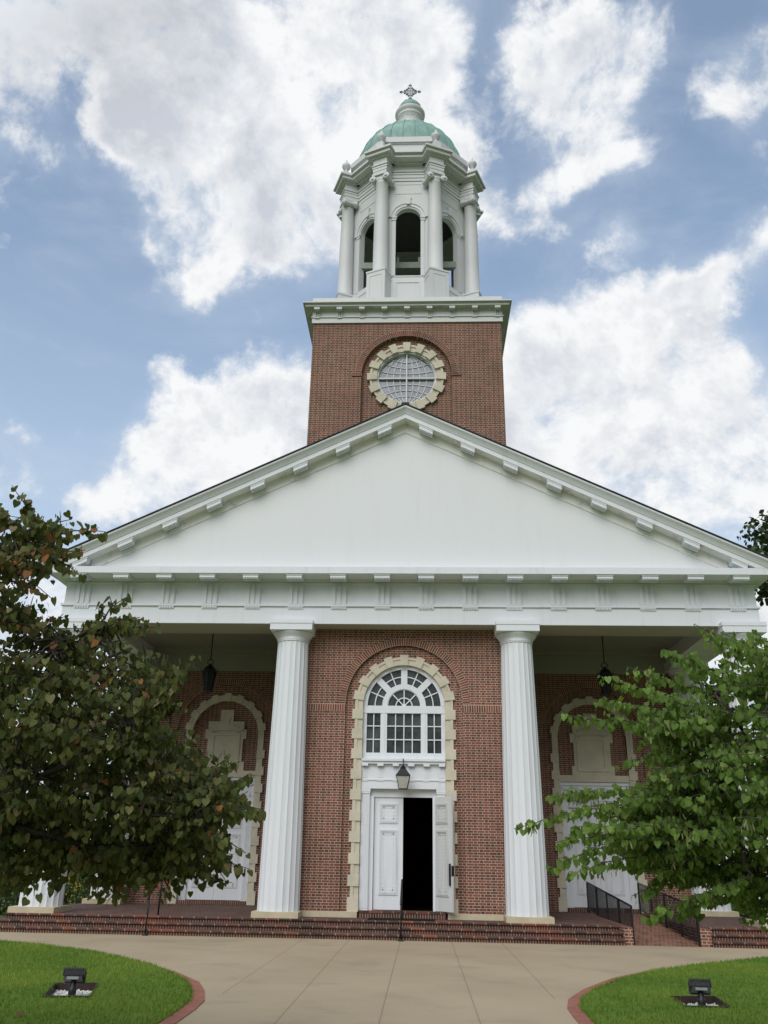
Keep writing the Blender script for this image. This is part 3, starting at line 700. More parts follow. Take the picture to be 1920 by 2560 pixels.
# ---- pediment
KS = .486
b = MB(); b.prism([(-9.6, 9.14), (9.6, 9.14), (0, 9.14 + 9.6 * KS)], -.87, -.3)
ped = b.build('pediment', M['stucco'], CH)
PR = [(-.80, 13.80), (-.88, 13.80), (-.90, 13.93), (-.92, 13.945), (-1.25, 13.945), (-1.25, 14.088), (-1.27, 14.095), (-1.285, 14.13), (-1.33, 14.20), (-1.39, 14.26), (-1.40, 14.31), (-.3, 14.33)]
b = MB()
for x1 in (-10.5, 10.5): b.shear(PR, 0, x1, KS)
rk = b.build('raking_cornice', M['white'], ped)
B = bmesh.new(); B.from_mesh(rk.data)
bmesh.ops.bisect_plane(B, geom=B.verts[:] + B.edges[:] + B.faces[:], plane_co=(0, 0, 9.149), plane_no=(0, 0, 1), clear_inner=True)
B.to_mesh(rk.data); B.free()
b = MB()
for x1 in (-9.9, 9.9): b.shear([(-.88, 13.935), (-1.235, 13.9445), (-1.235, 13.95), (-.88, 13.95)], 0, x1, KS); b.shear([(-.872, 13.615), (-.893, 13.62), (-.901, 13.66), (-.901, 13.94), (-.872, 13.94)], 0, x1 * .93, KS)
b.build('soffit', M['white_dirty'], ped)
for side in (-1, 1):
    mu = MB()
    def sbox(x0, x1, ya, yb, za, zb):
        vs_ = []
        for z in (za, zb):
            for x, y in ((x0, ya), (x1, ya), (x1, yb), (x0, yb)): vs_.append((x, y, z - KS * side * x))
        mu.add(vs_, [(0, 3, 2, 1), (4, 5, 6, 7), (0, 1, 5, 4), (1, 2, 6, 5), (2, 3, 7, 6), (3, 0, 4, 7)])
    sbox(-.215, .215, -1.235, -.91, -.04, 0); sbox(-.203, .203, -1.222, -.93, -.145, -.039)
    for i in range(6):
        for j in range(2): x = -.170 + i * .068; sbox(x - .022, x + .022, -1.19 + j * .115, -1.14 + j * .115, -.172, -.144)
    xs = [side * (i + .5) * SX for i in range(8)]
    m1 = mu.build('mutule', M['white'], ped, (xs[0], 0, 13.937 - KS * abs(xs[0])))
    copies(m1, [(x, 0, 13.937 - KS * abs(x)) for x in xs[1:]])

# ---- roof, nave body behind
b = MB()
for x1 in (-10.56, 10.56): b.shear([(-1.425, 14.335), (-1.425, 14.368), (34, 14.368), (34, 14.335)], 0, x1, KS)
b.box(-.12, .12, -1.40, 0, 14.345, 14.405)
b.build('roof', M['shingle'], CH)
b = MB()
for s_ in (-1, 1):
    x0, x1 = sorted((s_ * 9.0, s_ * 9.3)); b.box(x0, x1, 5.05, 33, GZ - .1, 8.95)
b.prism([(-9.0, GZ), (9.0, GZ), (9.0, 9.0), (0, 13.6), (-9.0, 9.0)], 32.7, 33)
b.build('nave_wall', M['brick'], CH)

# ---- porch: floor, ceiling, back walls
b = MB(); b.box(-10.05, 5.46, -.80, 4.95, -.45, -.004); b.box(7.30, 10.05, -.80, 4.95, -.45, -.004); b.box(5.46, 7.30, 4.62, 4.95, -.45, -.004)
b.build('porch_floor', M['paver'], CH)
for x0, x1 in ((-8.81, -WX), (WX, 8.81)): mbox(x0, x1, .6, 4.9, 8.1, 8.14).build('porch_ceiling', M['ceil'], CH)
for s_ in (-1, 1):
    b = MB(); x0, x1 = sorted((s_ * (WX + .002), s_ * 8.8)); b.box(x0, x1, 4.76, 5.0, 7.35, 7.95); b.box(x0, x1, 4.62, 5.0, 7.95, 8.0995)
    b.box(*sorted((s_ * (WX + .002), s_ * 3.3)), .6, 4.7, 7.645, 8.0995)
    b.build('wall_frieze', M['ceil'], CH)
NX = 6.13; PW = []
for s_ in (-1, 1):
    b = MB(); x0, x1 = sorted((s_ * WX, s_ * 9.0)); b.wall_arch(x0, x1, 0, 7.36, 1.65, 5.25, 4.9, .08, s_ * NX); b.wall_arch(s_ * NX - 1.7, s_ * NX + 1.7, 0, 7.3, 1.125, 5.22, 4.98, .12, s_ * NX)
    b.add([(s_ * NX - 1.2, 5.1, 3.9), (s_ * NX + 1.2, 5.1, 3.9), (s_ * NX + 1.2, 5.1, 6.5), (s_ * NX - 1.2, 5.1, 6.5)], [(0, 1, 2, 3)])
    PW.append(b.build('porch_wall', M['brick'], CH))
for s_, bw in zip((-1, 1), PW):
    c_ = s_ * NX
    b = MB(); b.arc(c_, 5.25, 1.652, 1.852, 0, 180, 4.888, 4.95, 60, True); b.build('brick_arch', M['brick_ring'], bw)
    b = quoins(c_, 5.22, 1.125, 1.39, 1.325, 4.885, [(.0, .40)] + [(.67 + .541 * i, .945 + .541 * i) for i in range(8)], 19.5, 9.8, 5.22, 0, .2)
    b.box(c_ - 1.13, c_ + 1.13, 4.93, 5.12, 3.85, 4.06)
    sr = b.build('stone_surround', M['stone'], bw)
    # carved blank tablet
    b = MB()
    for x0, x1, z0, z1 in ((-.69, .69, 4.062, 4.36), (-.60, .60, 4.36, 5.10), (-.70, .70, 5.10, 5.41), (-.61, .61, 5.41, 5.67), (-.225, .225, 5.67, 6.06)): b.box(c_ + x0, c_ + x1, 5.02, 5.11, z0, z1)
    for x0, x1, z0, z1, yf in ((-.50, .50, 4.18, 4.27, 4.985), (-.50, -.38, 4.27, 5.2, 4.99), (.38, .50, 4.27, 5.2, 4.99), (-.50, .50, 5.2, 5.27, 4.99), (-.58, .58, 5.36, 5.43, 4.96), (-.42, .42, 5.43, 5.50, 4.985), (-.26, .26, 5.50, 5.58, 4.99), (-.1, .1, 5.58, 5.80, 4.99), (-.16, .16, 5.80, 5.86, 4.985)): b.box(c_ + x0, c_ + x1, yf, 5.025, z0, z1)
    for q in (-.47, -.42, -.37, .37, .42, .47): b.box(c_ + q - .015, c_ + q + .015, 4.975, 5.0, 5.30, 5.36)
    b.build('stone_tablet', M['stone'], bw)
    # door case and pair of closed leaves
    b = MB()
    for z0, z1, yf in ((3.74, 3.848, 4.98), (3.66, 3.74, 5.02), (3.30, 3.66, 5.06), (3.27, 3.30, 5.035), (3.06, 3.27, 5.06)): b.box(c_ - 1.12, c_ + 1.12, yf, 5.2, z0, z1)
    for i in range(5): xx = c_ - .94 + i * .47; b.box(xx - .09, xx + .09, 5.0, 5.1, 3.61, 3.662)
    for q in (-1, 1):
        x0, x1 = sorted((c_ + q * .88, c_ + q * 1.12)); b.box(x0, x1, 5.07, 5.2, .10, 3.062)
        for i in range(5): b.box(x0 + .03 + i * .04, x0 + .05 + i * .04, 5.055, 5.072, .15, 3.0)
    sc_ = b.build('side_door_case', M['white'], bw)
    for q in (-1, 1):
        lf = leaf_mb(.875, 2.93).build('door_leaf', M['white'], bw, (c_ - .877 if q < 0 else c_ + .004, 5.13, .12))
        h = MB(); hx = .80 if q < 0 else .045; h.box(hx - .022, hx + .022, -.03, 0, .85, 1.18); h.build('handle', M['black'], lf)
    mbox(c_ - 1.1, c_ + 1.1, 4.86, 5.2, 0, .105).build('threshold', M['rowlock'], bw)

# ---- tower cornice
b = MB()
def sq(b, e, y0, z0, z1): b.box(-WX - e, WX + e, y0, 6.3 + e, z0, z1)
sq(b, .05, -.05, 18.23, 18.43); sq(b, .085, -.085, 18.43, 18.455); sq(b, .045, -.045, 18.455, 18.70); sq(b, .10, -.10, 18.70, 18.742)
sq(b, .27, -.28, 18.742, 18.81); sq(b, .30, -.31, 18.81, 18.84); sq(b, .35, -.37, 18.84, 18.88); sq(b, .05, -.12, 18.88, 19.19)
tcn_ = b.build('tower_cornice', M['white_old'], CH)
tg = MB()
for q in (-.065, 0, .065): tg.box(q - .021, q + .021, -.085, -.04, 18.47, 18.70)
tg.box(-.085, .085, -.095, -.05, 18.405, 18.431); tg.box(-.095, .095, -.262, -.09, 18.645, 18.743)
t0 = tg.build('triglyph', M['white_old'], tcn_, (-4 * .762, 0, 0)); copies(t0, [((i - 4) * .762, 0, 0) for i in range(1, 9)])
tag_d = mbox(-WX - .26, WX + .26, -.27, 6.5, 18.7375, 18.7425).build('soffit', M['white_grimy'], tcn_)

# ---- round window
b = MB(); cz = 16.2; a = 22.5
b.arc(0, cz, .985, 1.225, 0, 360, .12, .25, 96); b.arc(0, cz, 1.15, 1.23, 0, 360, .09, .13, 96)
for k in range(16): b.arc(0, cz, .975, 1.305, 90 + k * 22.5 - 5.8, 90 + k * 22.5 + 5.8, .05, .24, 4)
b.build('stone_surround', M['stone'], tower)
b = MB(); b.arc(0, cz, .935, .99, 0, 360, .16, .4, 96); b.arc(0, cz, .91, .94, 0, 360, .25, .4, 96)
b.box(-.022, .022, .19, .30, cz - .95, cz + .95); b.box(-.95, .95, .195, .30, cz - .022, cz + .022)
def bar(pts, w=.0125):
    n = len(pts)
    for i in range(n - 1):
        (x0, z0), (x1, z1) = pts[i], pts[i + 1]; L = math.hypot(x1 - x0, z1 - z0) or 1; nx, nz = -(z1 - z0) / L * w, (x1 - x0) / L * w
        b.prism([(x0 - nx, z0 - nz), (x1 - nx, z1 - nz), (x1 + nx, z1 + nz), (x0 + nx, z0 + nz)], .265, .293)
rw = .915
for k in (.24, .48, .72):
    for s_ in (-1, 1): bar([(s_ * rw * k * cos(R(q)), cz + rw * sin(R(q))) for q in range(-90, 91, 12)])
for lat, cv in ((.22, .10), (.46, .16), (.70, .12)):
    for s_ in (-1, 1):
        h = rw * lat; half = math.sqrt(rw * rw - (h + cv) ** 2)
        bar([(half * q / 10, cz + s_ * (h + cv * (q / 10) ** 2)) for q in range(-10, 11)])
ow = b.build('round_window', M['white_old'], CH)
g_ = MB(); g_.add([(.95 * cos(2 * pi * i / 48), .294, cz + .95 * sin(2 * pi * i / 48)) for i in range(48)], [tuple(range(47, -1, -1))]); g_.build('glass', M['glass_up'], ow)

# ---- belfry (octagon)
BY = 3.15; AP = 2.15; HWF = AP * math.tan(R(22.5))
def octo(b, ap, z0, z1):
    rv = ap / cos(R(22.5)); P = [(rv * sin(R(22.5 + 45 * k)), BY - rv * cos(R(22.5 + 45 * k))) for k in range(8)]; b.flat(P, z0, z1)
def face(b, k): b.X = Matrix.Translation((0, BY, 0)) @ Matrix.Rotation(R(45 * k), 4, 'Z')
b = MB()
for k in range(8):
    face(b, k); b.wall_arch(-HWF - .002, HWF + .002, 20.9, 25.3, .46, 23.53, -AP, .22)
    b.box(-HWF - .002, HWF + .002, -AP, -AP + .3, 19.15, 20.9); b.box(-.50, .50, -AP - .03, -AP + .1, 20.87, 20.92)
    b.add([(-.98, -2.37, 19.15), (.98, -2.37, 19.15), (.98, -2.37, 20.66), (-.98, -2.37, 20.66), (-.90, -AP, 20.86), (.90, -AP, 20.86)], [(0, 1, 2, 3), (3, 2, 5, 4)])
    for s_ in (-1, 1):
        x0, x1 = sorted((s_ * .465, s_ * .60)); b.box(x0, x1, -AP - .035, -AP + .02, 20.92, 23.42); b.box(x0 - .02, x1 + .04, -AP - .075, -AP + .02, 23.50, 23.56); b.box(x0 - .012, x1 + .02, -AP - .055, -AP + .02, 23.40, 23.50)
    b.arc(0, 23.56, .50, .62, 0, 180, -AP - .03, -AP + .02, 28); b.arc(0, 23.56, .62, .76, 0, 180, -AP - .055, -AP + .02, 28)
    b.taper(0, -AP - .045, 24.12, 24.50, .07, .05, .10, .05)
    b.box(-.50, .50, -AP - .012, -AP + .01, 24.66, 24.685); b.box(-.50, .50, -AP - .012, -AP + .01, 25.10, 25.12); b.box(-.50, -.48, -AP - .012, -AP + .01, 24.68, 25.1); b.box(.48, .50, -AP - .012, -AP + .01, 24.68, 25.1)
    b.box(-.42, .42, -2.39, -2.36, 20.46, 20.49); b.box(-.42, -.40, -2.39, -2.36, 19.3, 20.46); b.box(.40, .42, -2.39, -2.36, 19.3, 20.46)
b.X = None
bf = b.build('belfry', M['white_old'], CH)
b = MB()
octo(b, AP + .03, 25.27, 25.40); octo(b, AP + .055, 25.40, 25.54); octo(b, AP + .08, 25.54, 25.64); octo(b, AP + .12, 25.64, 25.68); octo(b, AP + .04, 25.68, 26.02); octo(b, AP + .16, 26.0, 26.06)
octo(b, 2.58, 26.06, 26.17); octo(b, 2.61, 26.17, 26.20); octo(b, 2.68, 26.20, 26.28)
for k in range(8):
    b.X = Matrix.Translation((0, BY, 0)) @ Matrix.Rotation(R(22.5 + 45 * k), 4, 'Z')
    for h, ro, z0, z1 in ((.27, 2.80, 25.272, 25.40), (.285, 2.815, 25.40, 25.54), (.30, 2.83, 25.54, 25.64), (.33, 2.86, 25.64, 25.68), (.28, 2.80, 25.68, 26.02), (.36, 2.88, 26.0, 26.062), (.49, 2.99, 26.062, 26.172), (.51, 3.01, 26.172, 26.202), (.55, 3.07, 26.202, 26.283), (.42, 2.9, 26.283, 26.36)): b.box(-h, h, -ro, -1.9, z0, z1)
b.X = None
b.build('belfry_entablature', M['white_old'], bf)
b = MB(); octo(b, 2.25, 26.28, 27.0); octo(b, 2.29, 27.0, 27.05); octo(b, 2.34, 27.05, 27.30); octo(b, 2.31, 27.30, 27.33)
b.build('attic', M['white_old'], bf)
# dark lining and bell frame inside
b = MB(); octo(b, AP - .23, 20.6, 25.25); li = b.build('lining', M['bell_dark'], bf); li.data.flip_normals()
B = bmesh.new(); B.from_mesh(li.data)
for f in list(B.faces):
    if abs(f.normal.z) < .5: B.faces.remove(f)
B.to_mesh(li.data); B.free()
b = MB(); b.box(-1.85, 1.85, 2.0, 2.2, 22.05, 22.32); b.box(-1.85, 1.85, 3.9, 4.1, 22.05, 22.32); b.box(-.44, -.36, 2.02, 2.18, 22.32, 22.56); b.box(.36, .47, 2.02, 2.18, 22.32, 22.56)
b.build('bell_frame', M['oldwood'], bf)
b = MB(); b.lathe([(.62, 21.0), (.55, 21.15), (.42, 21.5), (.36, 21.9), (.30, 22.1), (.1, 22.2)], 32, 0, 3.2); b.build('bell', M['bronze'], bf)
# pedestals and engaged columns at the eight corners
PH = 1.60; pd = MB(); pd.box(-.36, .36, -2.94, -2.0, 0, PH - .07); pd.box(-.38, .38, -2.96, -2.0, PH - .07, PH)
for x0, x1, z0, z1 in ((-.25, .25, 1.36, 1.385), (-.25, -.23, .2, 1.36), (.23, .25, .2, 1.36), (-.25, .25, .18, .2)): pd.box(x0, x1, -2.952, -2.93, z0, z1)
for s_ in (-1, 1): pd.box(*sorted((s_ * .355, s_ * .372)), -2.84, -2.30, 1.34, 1.365)
def corner(name, mb, par, mat, z):
    o = mb.build(name, mat, par, (0, BY, z)); o.rotation_euler = (0, 0, R(22.5))
    for k in range(1, 8):
        c = o.copy(); COL.objects.link(c); c.parent = par; c.rotation_euler = (0, 0, R(22.5 + 45 * k))
corner('pedestal', pd, bf, M['white_old'], 19.17)
ck = MB(); ck.lathe([(.335, 0), (.345, .04), (.33, .08), (.285, .10), (.30, .14), (.285, .17), (.275, .19), (.273, 1.4), (.255, 2.9), (.226, 4.07), (.243, 4.10), (.243, 4.13), (.228, 4.14), (.228, 4.19), (.28, 4.25)], 40, 0, -2.58)
ck.box(-.30, .30, -2.86, -2.30, 4.405, 4.50)
ck.box(-.27, .27, -2.80, -2.36, 4.29, 4.405)
for s_ in (-1, 1):
    ck.X = Matrix.Translation((s_ * .275, -2.58, 4.28)) @ Matrix.Rotation(R(90), 4, 'X')
    ck.lathe([(.02, -.28), (.115, -.282), (.135, -.265), (.135, -.23), (.09, -.1), (.09, .1), (.135, .23), (.135, .265), (.115, .282), (.02, .28)], 20); ck.lathe([(.055, .28), (.055, .305), (.01, .31)], 12)
    ck.X = None
corner('column', ck, bf, M['white_old'], 20.77)
ur = MB(); ur.lathe([(.14, 0), (.14, .04), (.07, .08), (.055, .14), (.08, .2), (.15, .30), (.175, .38), (.165, .45), (.09, .52), (.06, .56), (.05, .60), (.035, .68), (.01, .73)], 24, 0, -2.72); ur.box(-.15, .15, -2.87, -2.57, -.40, 0)
corner('urn', ur, bf, M['white_old'], 26.72)
# ---- dome, lantern, cross
b = MB(); prof = [(2.23 * cos(R(q)), 27.2 + 2.5 * sin(R(q))) for q in range(0, 80, 4)]
b.lathe(prof, 96, 0, BY)
for k in range(28):
    a = 2 * pi * (k + .5) / 28
    b.tube([(r_ * 1.004 * sin(a), BY - r_ * 1.004 * cos(a), z) for r_, z in prof], .024, 5)
dome = b.build('dome', M['copper'], CH)
b = MB(); b.lathe([(.62, 29.35), (.62, 29.5), (.54, 29.52), (.535, 30.55), (.56, 30.57), (.56, 30.62), (.545, 30.63), (.57, 30.70), (.61, 30.74), (.625, 30.80), (.635, 30.83), (.635, 30.89), (.58, 30.93), (.53, 30.96)], 48, 0, BY)
for k in range(8):
    b.X = Matrix.Translation((0, BY, 0)) @ Matrix.Rotation(R(45 * k), 4, 'Z')
    for x0, x1, z0, z1 in ((-.13, .13, 30.38, 30.40), (-.13, .13, 29.72, 29.74)): b.box(x0, x1, -.545, -.5, z0, z1)
    b.X = None
ln = b.build('lantern', M['white_old'], CH)
b = MB(); b.lathe([(.51 * cos(R(q)), 31.03 + .56 * sin(R(q))) for q in range(0, 86, 6)], 48, 0, BY)
for k in range(8): b.tube([(.513 * cos(R(q)) * sin(pi / 4 * k + .3), BY - .513 * cos(R(q)) * cos(pi / 4 * k + .3), 31.03 + .562 * sin(R(q))) for q in range(0, 88, 8)], .012, 4)
b.build('cap', M['copper'], ln)
b = MB(); CZ = 32.22
b.tube([(0, BY, 31.5), (0, BY, CZ + .42)], .02, 8); b.tube([(-.42, BY, CZ), (.42, BY, CZ)], .02, 8)
def ball(x, z, r_): b.X = Matrix.Translation((x, BY, z)); b.lathe([(r_ * cos(R(q)) + .001, r_ * sin(R(q))) for q in range(-80, 81, 20)], 12); b.X = None
for s_ in (-1, 1):
    ball(s_ * .42, 0 + CZ, .045); ball(s_ * .37, CZ + .045, .032); ball(s_ * .37, CZ - .045, .032); ball(s_ * .24, CZ + .07, .042); ball(s_ * .24, CZ - .07, .042)
    ball(0, CZ + s_ * .42, .03); ball(.045, CZ + s_ * .36, .032); ball(-.045, CZ + s_ * .36, .032); ball(.075, CZ + s_ * .22, .045); ball(-.075, CZ + s_ * .22, .045)
    for q in (-1, 1):
        b.tube([(s_ * .24, BY, CZ + q * .02), (s_ * .15, BY, CZ + q * .12), (s_ * .03, BY, CZ + q * .22)], .02, 6); ball(s_ * .145, CZ + q * .13, .05)
b.arc(0, CZ, .10, .135, 0, 360, BY - .015, BY + .015, 24)
b.build('cross', M['iron_cross'], CH)

# ------------------------------------------------------------------ steps and ramp
def steps(name, x0, x1, label, ends):
    T = thing(name, label, 'steps', ((x0 + x1) / 2, -1.1, GZ)); L = Vector(T.location)
    N = [(-.88, 0), (-1.17, -.133), (-1.46, -.266)]
    for i, (yn, z) in enumerate(N):
        ea, eb = (ends[0] * i * .3, ends[1] * i * .3)
        b = MB(); b.box(x0 - ea, x1 + eb, yn + .045, yn + .6, z - .134, z - .05); b.build('riser', M['rowlock'], T, -L)
        b = MB(); pr = [(yn + .42, z), (yn + .02, z), (yn + .005, z - .006), (yn, z - .02), (yn, z - .04), (yn + .012, z - .055), (yn + .42, z - .055)]
        n = len(pr); b.add([(x0 - ea - .02 * ends[0], y, zz) for y, zz in pr] + [(x1 + eb + .02 * ends[1], y, zz) for y, zz in pr], [tuple(range(n))[::-1], tuple(range(n, 2 * n))] + [(i_, (i_ + 1) % n, (i_ + 1) % n + n, i_ + n) for i_ in range(n)]); b.build('nosing', M['nosing'], T, -L)
    return T
steps('brick_steps', -10.05, 5.37, 'wide run of three red brick steps below the open church door', (1, 0))
steps('brick_steps', 7.44, 10.05, 'short run of red brick steps to the right of the ramp', (0, 1))
RP = thing('entrance_ramp', 'brick paved ramp between black railings on the right of the porch', 'ramp', (6.38, 1.6, GZ)); L = -Vector(RP.location)
b = MB(); b.add([(5.58, -1.33, GZ + .004), (7.18, -1.33, GZ + .004), (7.18, 4.62, -.003), (5.58, 4.62, -.003)], [(0, 1, 2, 3)]); b.build('ramp_surface', M['ramp'], RP, L)
for x0, x1 in ((5.372, 5.58), (7.18, 7.438)):
    b = MB(); b.box(x0, x1, -1.36, 4.6, GZ - .05, -.012); b.build('cheek_wall', M['brick'], RP, L)

# ------------------------------------------------------------------ railings
def ramp_rail(x, label):
    T = thing('ramp_railing', label, 'railing', (x, 1.65, 0), 'black railings along the ramp'); L = -Vector(T.location)
    g0, g1 = GZ, 0.0; yA, yB = -1.3, 4.6
    zb = lambda y: g0 + (g1 - g0) * (y - yA) / (yB - yA)
    b = MB()
    for off, r_ in ((.86, .024), (.10, .016)):
        ya = yA if off > .5 else yA; b.tube([(x, yA, zb(yA) + off), (x, yB, zb(yB) + off)], r_, 8)
    b.build('rail', M['black'], T, L)
    for i in range(5):
        y = yA + (yB - yA) * i / 4; mbox(x - .022, x + .022, y - .022, y + .022, zb(y) - .01, zb(y) + .87).build('post', M['black'], T, L)
    p0 = mbox(-.008, .008, -.008, .008, .10, .86).build('baluster', M['black'], T); y = yA + .12; ys = []
    while y < yB - .06:
        ys.append(y); y += .118
    p0.location = Vector((x, ys[0], zb(ys[0]))) + L
    for y in ys[1:]:
        c = p0.copy(); COL.objects.link(c); c.parent = T; c.location = Vector((x, y, zb(y))) + L
ramp_rail(5.60, 'black iron railing with thin balusters on the left side of the ramp')
ramp_rail(7.16, 'black iron railing with thin balusters on the right side of the ramp')
def stair_rail(x, label):
    T = thing('stair_handrail', label, 'handrail', (x, -1.55, GZ), 'single handrails on the steps'); L = -Vector(T.location)
    b = MB(); b.tube([(x, -1.72, .40), (x, -1.6, .50), (x, -.62, .93), (x, -.50, .93), (x, -.46, .86)], .026, 8); b.build('rail', M['black'], T, L)
    b = MB(); b.tube([(x, -1.56, GZ), (x, -1.56, .52)], .021, 8); b.lathe([(.07, GZ), (.07, GZ + .02), (.03, GZ + .05)], 16, x, -1.56); b.build('post', M['black'], T, L)
    b = MB(); b.tube([(x, -.62, -.02), (x, -.62, .93)], .021, 8); b.build('post', M['black'], T, L)
stair_rail(0.0, 'black handrail on the brick steps right in front of the open door')
stair_rail(-6.22, 'black handrail on the brick steps below the left tree')

# ------------------------------------------------------------------ lamps
def entry_lantern():
    T = thing('door_lantern', 'four sided lantern with frosted panes hanging over the open front door', 'lantern', (0.0, -.32, 3.0)); L = -Vector(T.location); cx, cy = 0.0, -.32
    b = MB(); b.tube([(cx, .02, 3.955), (cx, cy, 3.955)], .014, 8); b.tube([(cx, cy, 3.97), (cx, cy, 3.72)], .012, 8); b.build('bracket', M['black'], T, L)
    b = MB(); b.taper(cx, cy, 3.53, 3.72, .19, .19, .06, .06); b.box(cx - .195, cx + .195, cy - .195, cy + .195, 3.505, 3.532); b.taper(cx, cy, 3.72, 3.745, .085, .085, .05, .05); b.lathe([(.05, 3.745), (.02, 3.80)], 12, cx, cy); b.build('hood', M['black'], T, L)
    b = MB(); b.taper(cx, cy, 3.185, 3.505, .108, .108, .178, .178); b.build('glass', M['frost'], T, L)
    b = MB(); b.box(cx - .118, cx + .118, cy - .118, cy + .118, 3.165, 3.188)
    for sx in (-1, 1):
        for sy in (-1, 1): b.tube([(cx + sx * .11, cy + sy * .11, 3.18), (cx + sx * .182, cy + sy * .182, 3.51)], .009, 4)
    b.build('frame', M['black'], T, L)
entry_lantern()
def pendant(cx, label):
    cy = 1.9; T = thing('pendant_lantern', label, 'lantern', (cx, cy, 6.1), 'pendant lanterns under the porch ceiling'); L = -Vector(T.location)
    b = MB(); b.tube([(cx, cy, 8.1), (cx, cy, 7.12)], .018, 8); b.build('rod', M['black'], T, L)
    b = MB(); b.arc(cx, 7.03, .075, .10, 0, 360, cy - .012, cy + .012, 24); b.tube([(cx, cy, 7.0), (cx, cy, 6.85)], .02, 6); b.build('ring', M['black'], T, L)
    b = MB(); b.lathe([(.27, 6.72), (.27, 6.75), (.20, 6.76), (.17, 6.84), (.11, 6.91), (.05, 6.94), (.03, 6.98)], 6, cx, cy, False)
    for k in range(6): a = pi / 3 * k; b.tube([(cx + .255 * sin(a), cy - .255 * cos(a), 6.73), (cx + .255 * sin(a), cy - .255 * cos(a), 6.86)], [.014, .004], 5)
    b.build('hood', M['black'], T, L)
    b = MB(); b.lathe([(.12, 6.14), (.205, 6.72)], 6, cx, cy, False); b.build('glass', M['lanternglass'], T, L)
    b = MB(); b.lathe([(.02, 6.07), (.13, 6.11), (.13, 6.145)], 6, cx, cy, False)
    for k in range(6): a = pi / 3 * k; b.tube([(cx + .125 * sin(a), cy - .125 * cos(a), 6.14), (cx + .21 * sin(a), cy - .21 * cos(a), 6.72)], .012, 4)
    b.build('frame', M['black'], T, L)
pendant(-6.1, 'black pendant lantern hanging in the left half of the porch')
pendant(6.1, 'black pendant lantern hanging in the right half of the porch, partly behind leaves')
def flood(pit, cx, cy, ang, label, plabel):
    T = thing('floodlight', label, 'floodlight', (cx, cy, GZ - .08), 'black floodlights in the lawn'); L = -Vector(T.location)
    b = MB(); b.lathe([(.055, GZ - .09), (.055, GZ + .06), (.04, GZ + .075), (.038, GZ + .135), (.03, GZ + .15)], 16, cx, cy); b.build('stand', M['lamp'], T, L)
    X = Matrix.Translation((cx, cy, GZ + .215)) @ Matrix.Rotation(R(ang), 4, 'Z') @ Matrix.Rotation(R(-22), 4, 'X') @ Matrix.Scale(.86, 4)
    b = MB(); b.X = X; b.add([(-.15, y, z) for y, z in ((-.075, -.08), (.10, -.085), (.11, .07), (-.03, .085), (-.085, .04))] + [(.15, y, z) for y, z in ((-.075, -.08), (.10, -.085), (.11, .07), (-.03, .085), (-.085, .04))],
        [(0, 1, 2, 3, 4), (9, 8, 7, 6, 5)] + [(i, i + 5, (i + 1) % 5 + 5, (i + 1) % 5) for i in range(5)])
    for i in range(15):
        x = -.165 + i * .0235; b.box(x - .004, x + .004, -.105, .06, -.02, .10)
    b.box(-.17, .17, .09, .125, -.095, .085)
    b.build('housing', M['lamp'], T, L)
    b = MB(); b.X = X; b.box(-.095, .095, -.088, -.07, -.080, -.038); b.build('ballast_plate', M['plate'], T, L)
    b = MB(); b.X = X; b.box(-.15, .15, .124, .130, -.08, .07); b.build('lens', M['lens'], T, L)
    # box sunk in the turf round the lamp
    K = thing('lamp_pit', plabel, 'pit frame', (cx, cy, GZ - .15), 'rusty frames round the floodlights'); L = -Vector(K.location)
    b = MB(); C_ = Vector((sum(p[0] for p in pit) / 4, sum(p[1] for p in pit) / 4))
    inn = [tuple(Vector(p) + (C_ - Vector(p)) * .045) for p in pit]
    for i in range(4):
        a0, a1, i0, i1 = pit[i], pit[(i + 1) % 4], inn[i], inn[(i + 1) % 4]
        b.flat([a0, a1, i1, i0], GZ - .135, LZ + .022)
    b.build('frame', M['rust'], K, L)
    b = MB(); r = random.Random(int(cx * 10)); b.flat(inn, GZ - .135, GZ - .085)
    for i in range(420):
        u, v_ = r.random(), r.random(); P = (Vector(inn[0]) * (1 - u) + Vector(inn[1]) * u) * (1 - v_) + (Vector(inn[3]) * (1 - u) + Vector(inn[2]) * u) * v_
        s_ = r.uniform(.012, .028); b.X = Matrix.Translation((P.x, P.y, GZ - .08 + r.uniform(-.01, .018))) @ Matrix.Rotation(r.uniform(0, 6), 4, Vector((r.random(), r.random(), r.random() + .1)).normalized())
        b.box(-s_, s_, -s_ * .8, s_ * .8, -s_ * .6, s_ * .6)
    g = b.build('gravel', M['gravel'], K, L); g['kind'] = 'stuff'
flood(PIT[0], -4.46, -10.85, 8, 'black finned floodlight on the lawn at bottom left', 'rusty square frame with white gravel in the left lawn')
flood(PIT[1], 4.49, -10.4, -6, 'black finned floodlight on the lawn at bottom right', 'rusty square frame with white gravel in the right lawn')
b = MB(); b.flat([(-.86, -.80), (.84, -.80), (.84, -.10), (-.86, -.10)], -.002, .014); tag(b.build('doormat', M['mat']), 'black rubber doormat in front of the open church door', 'doormat')

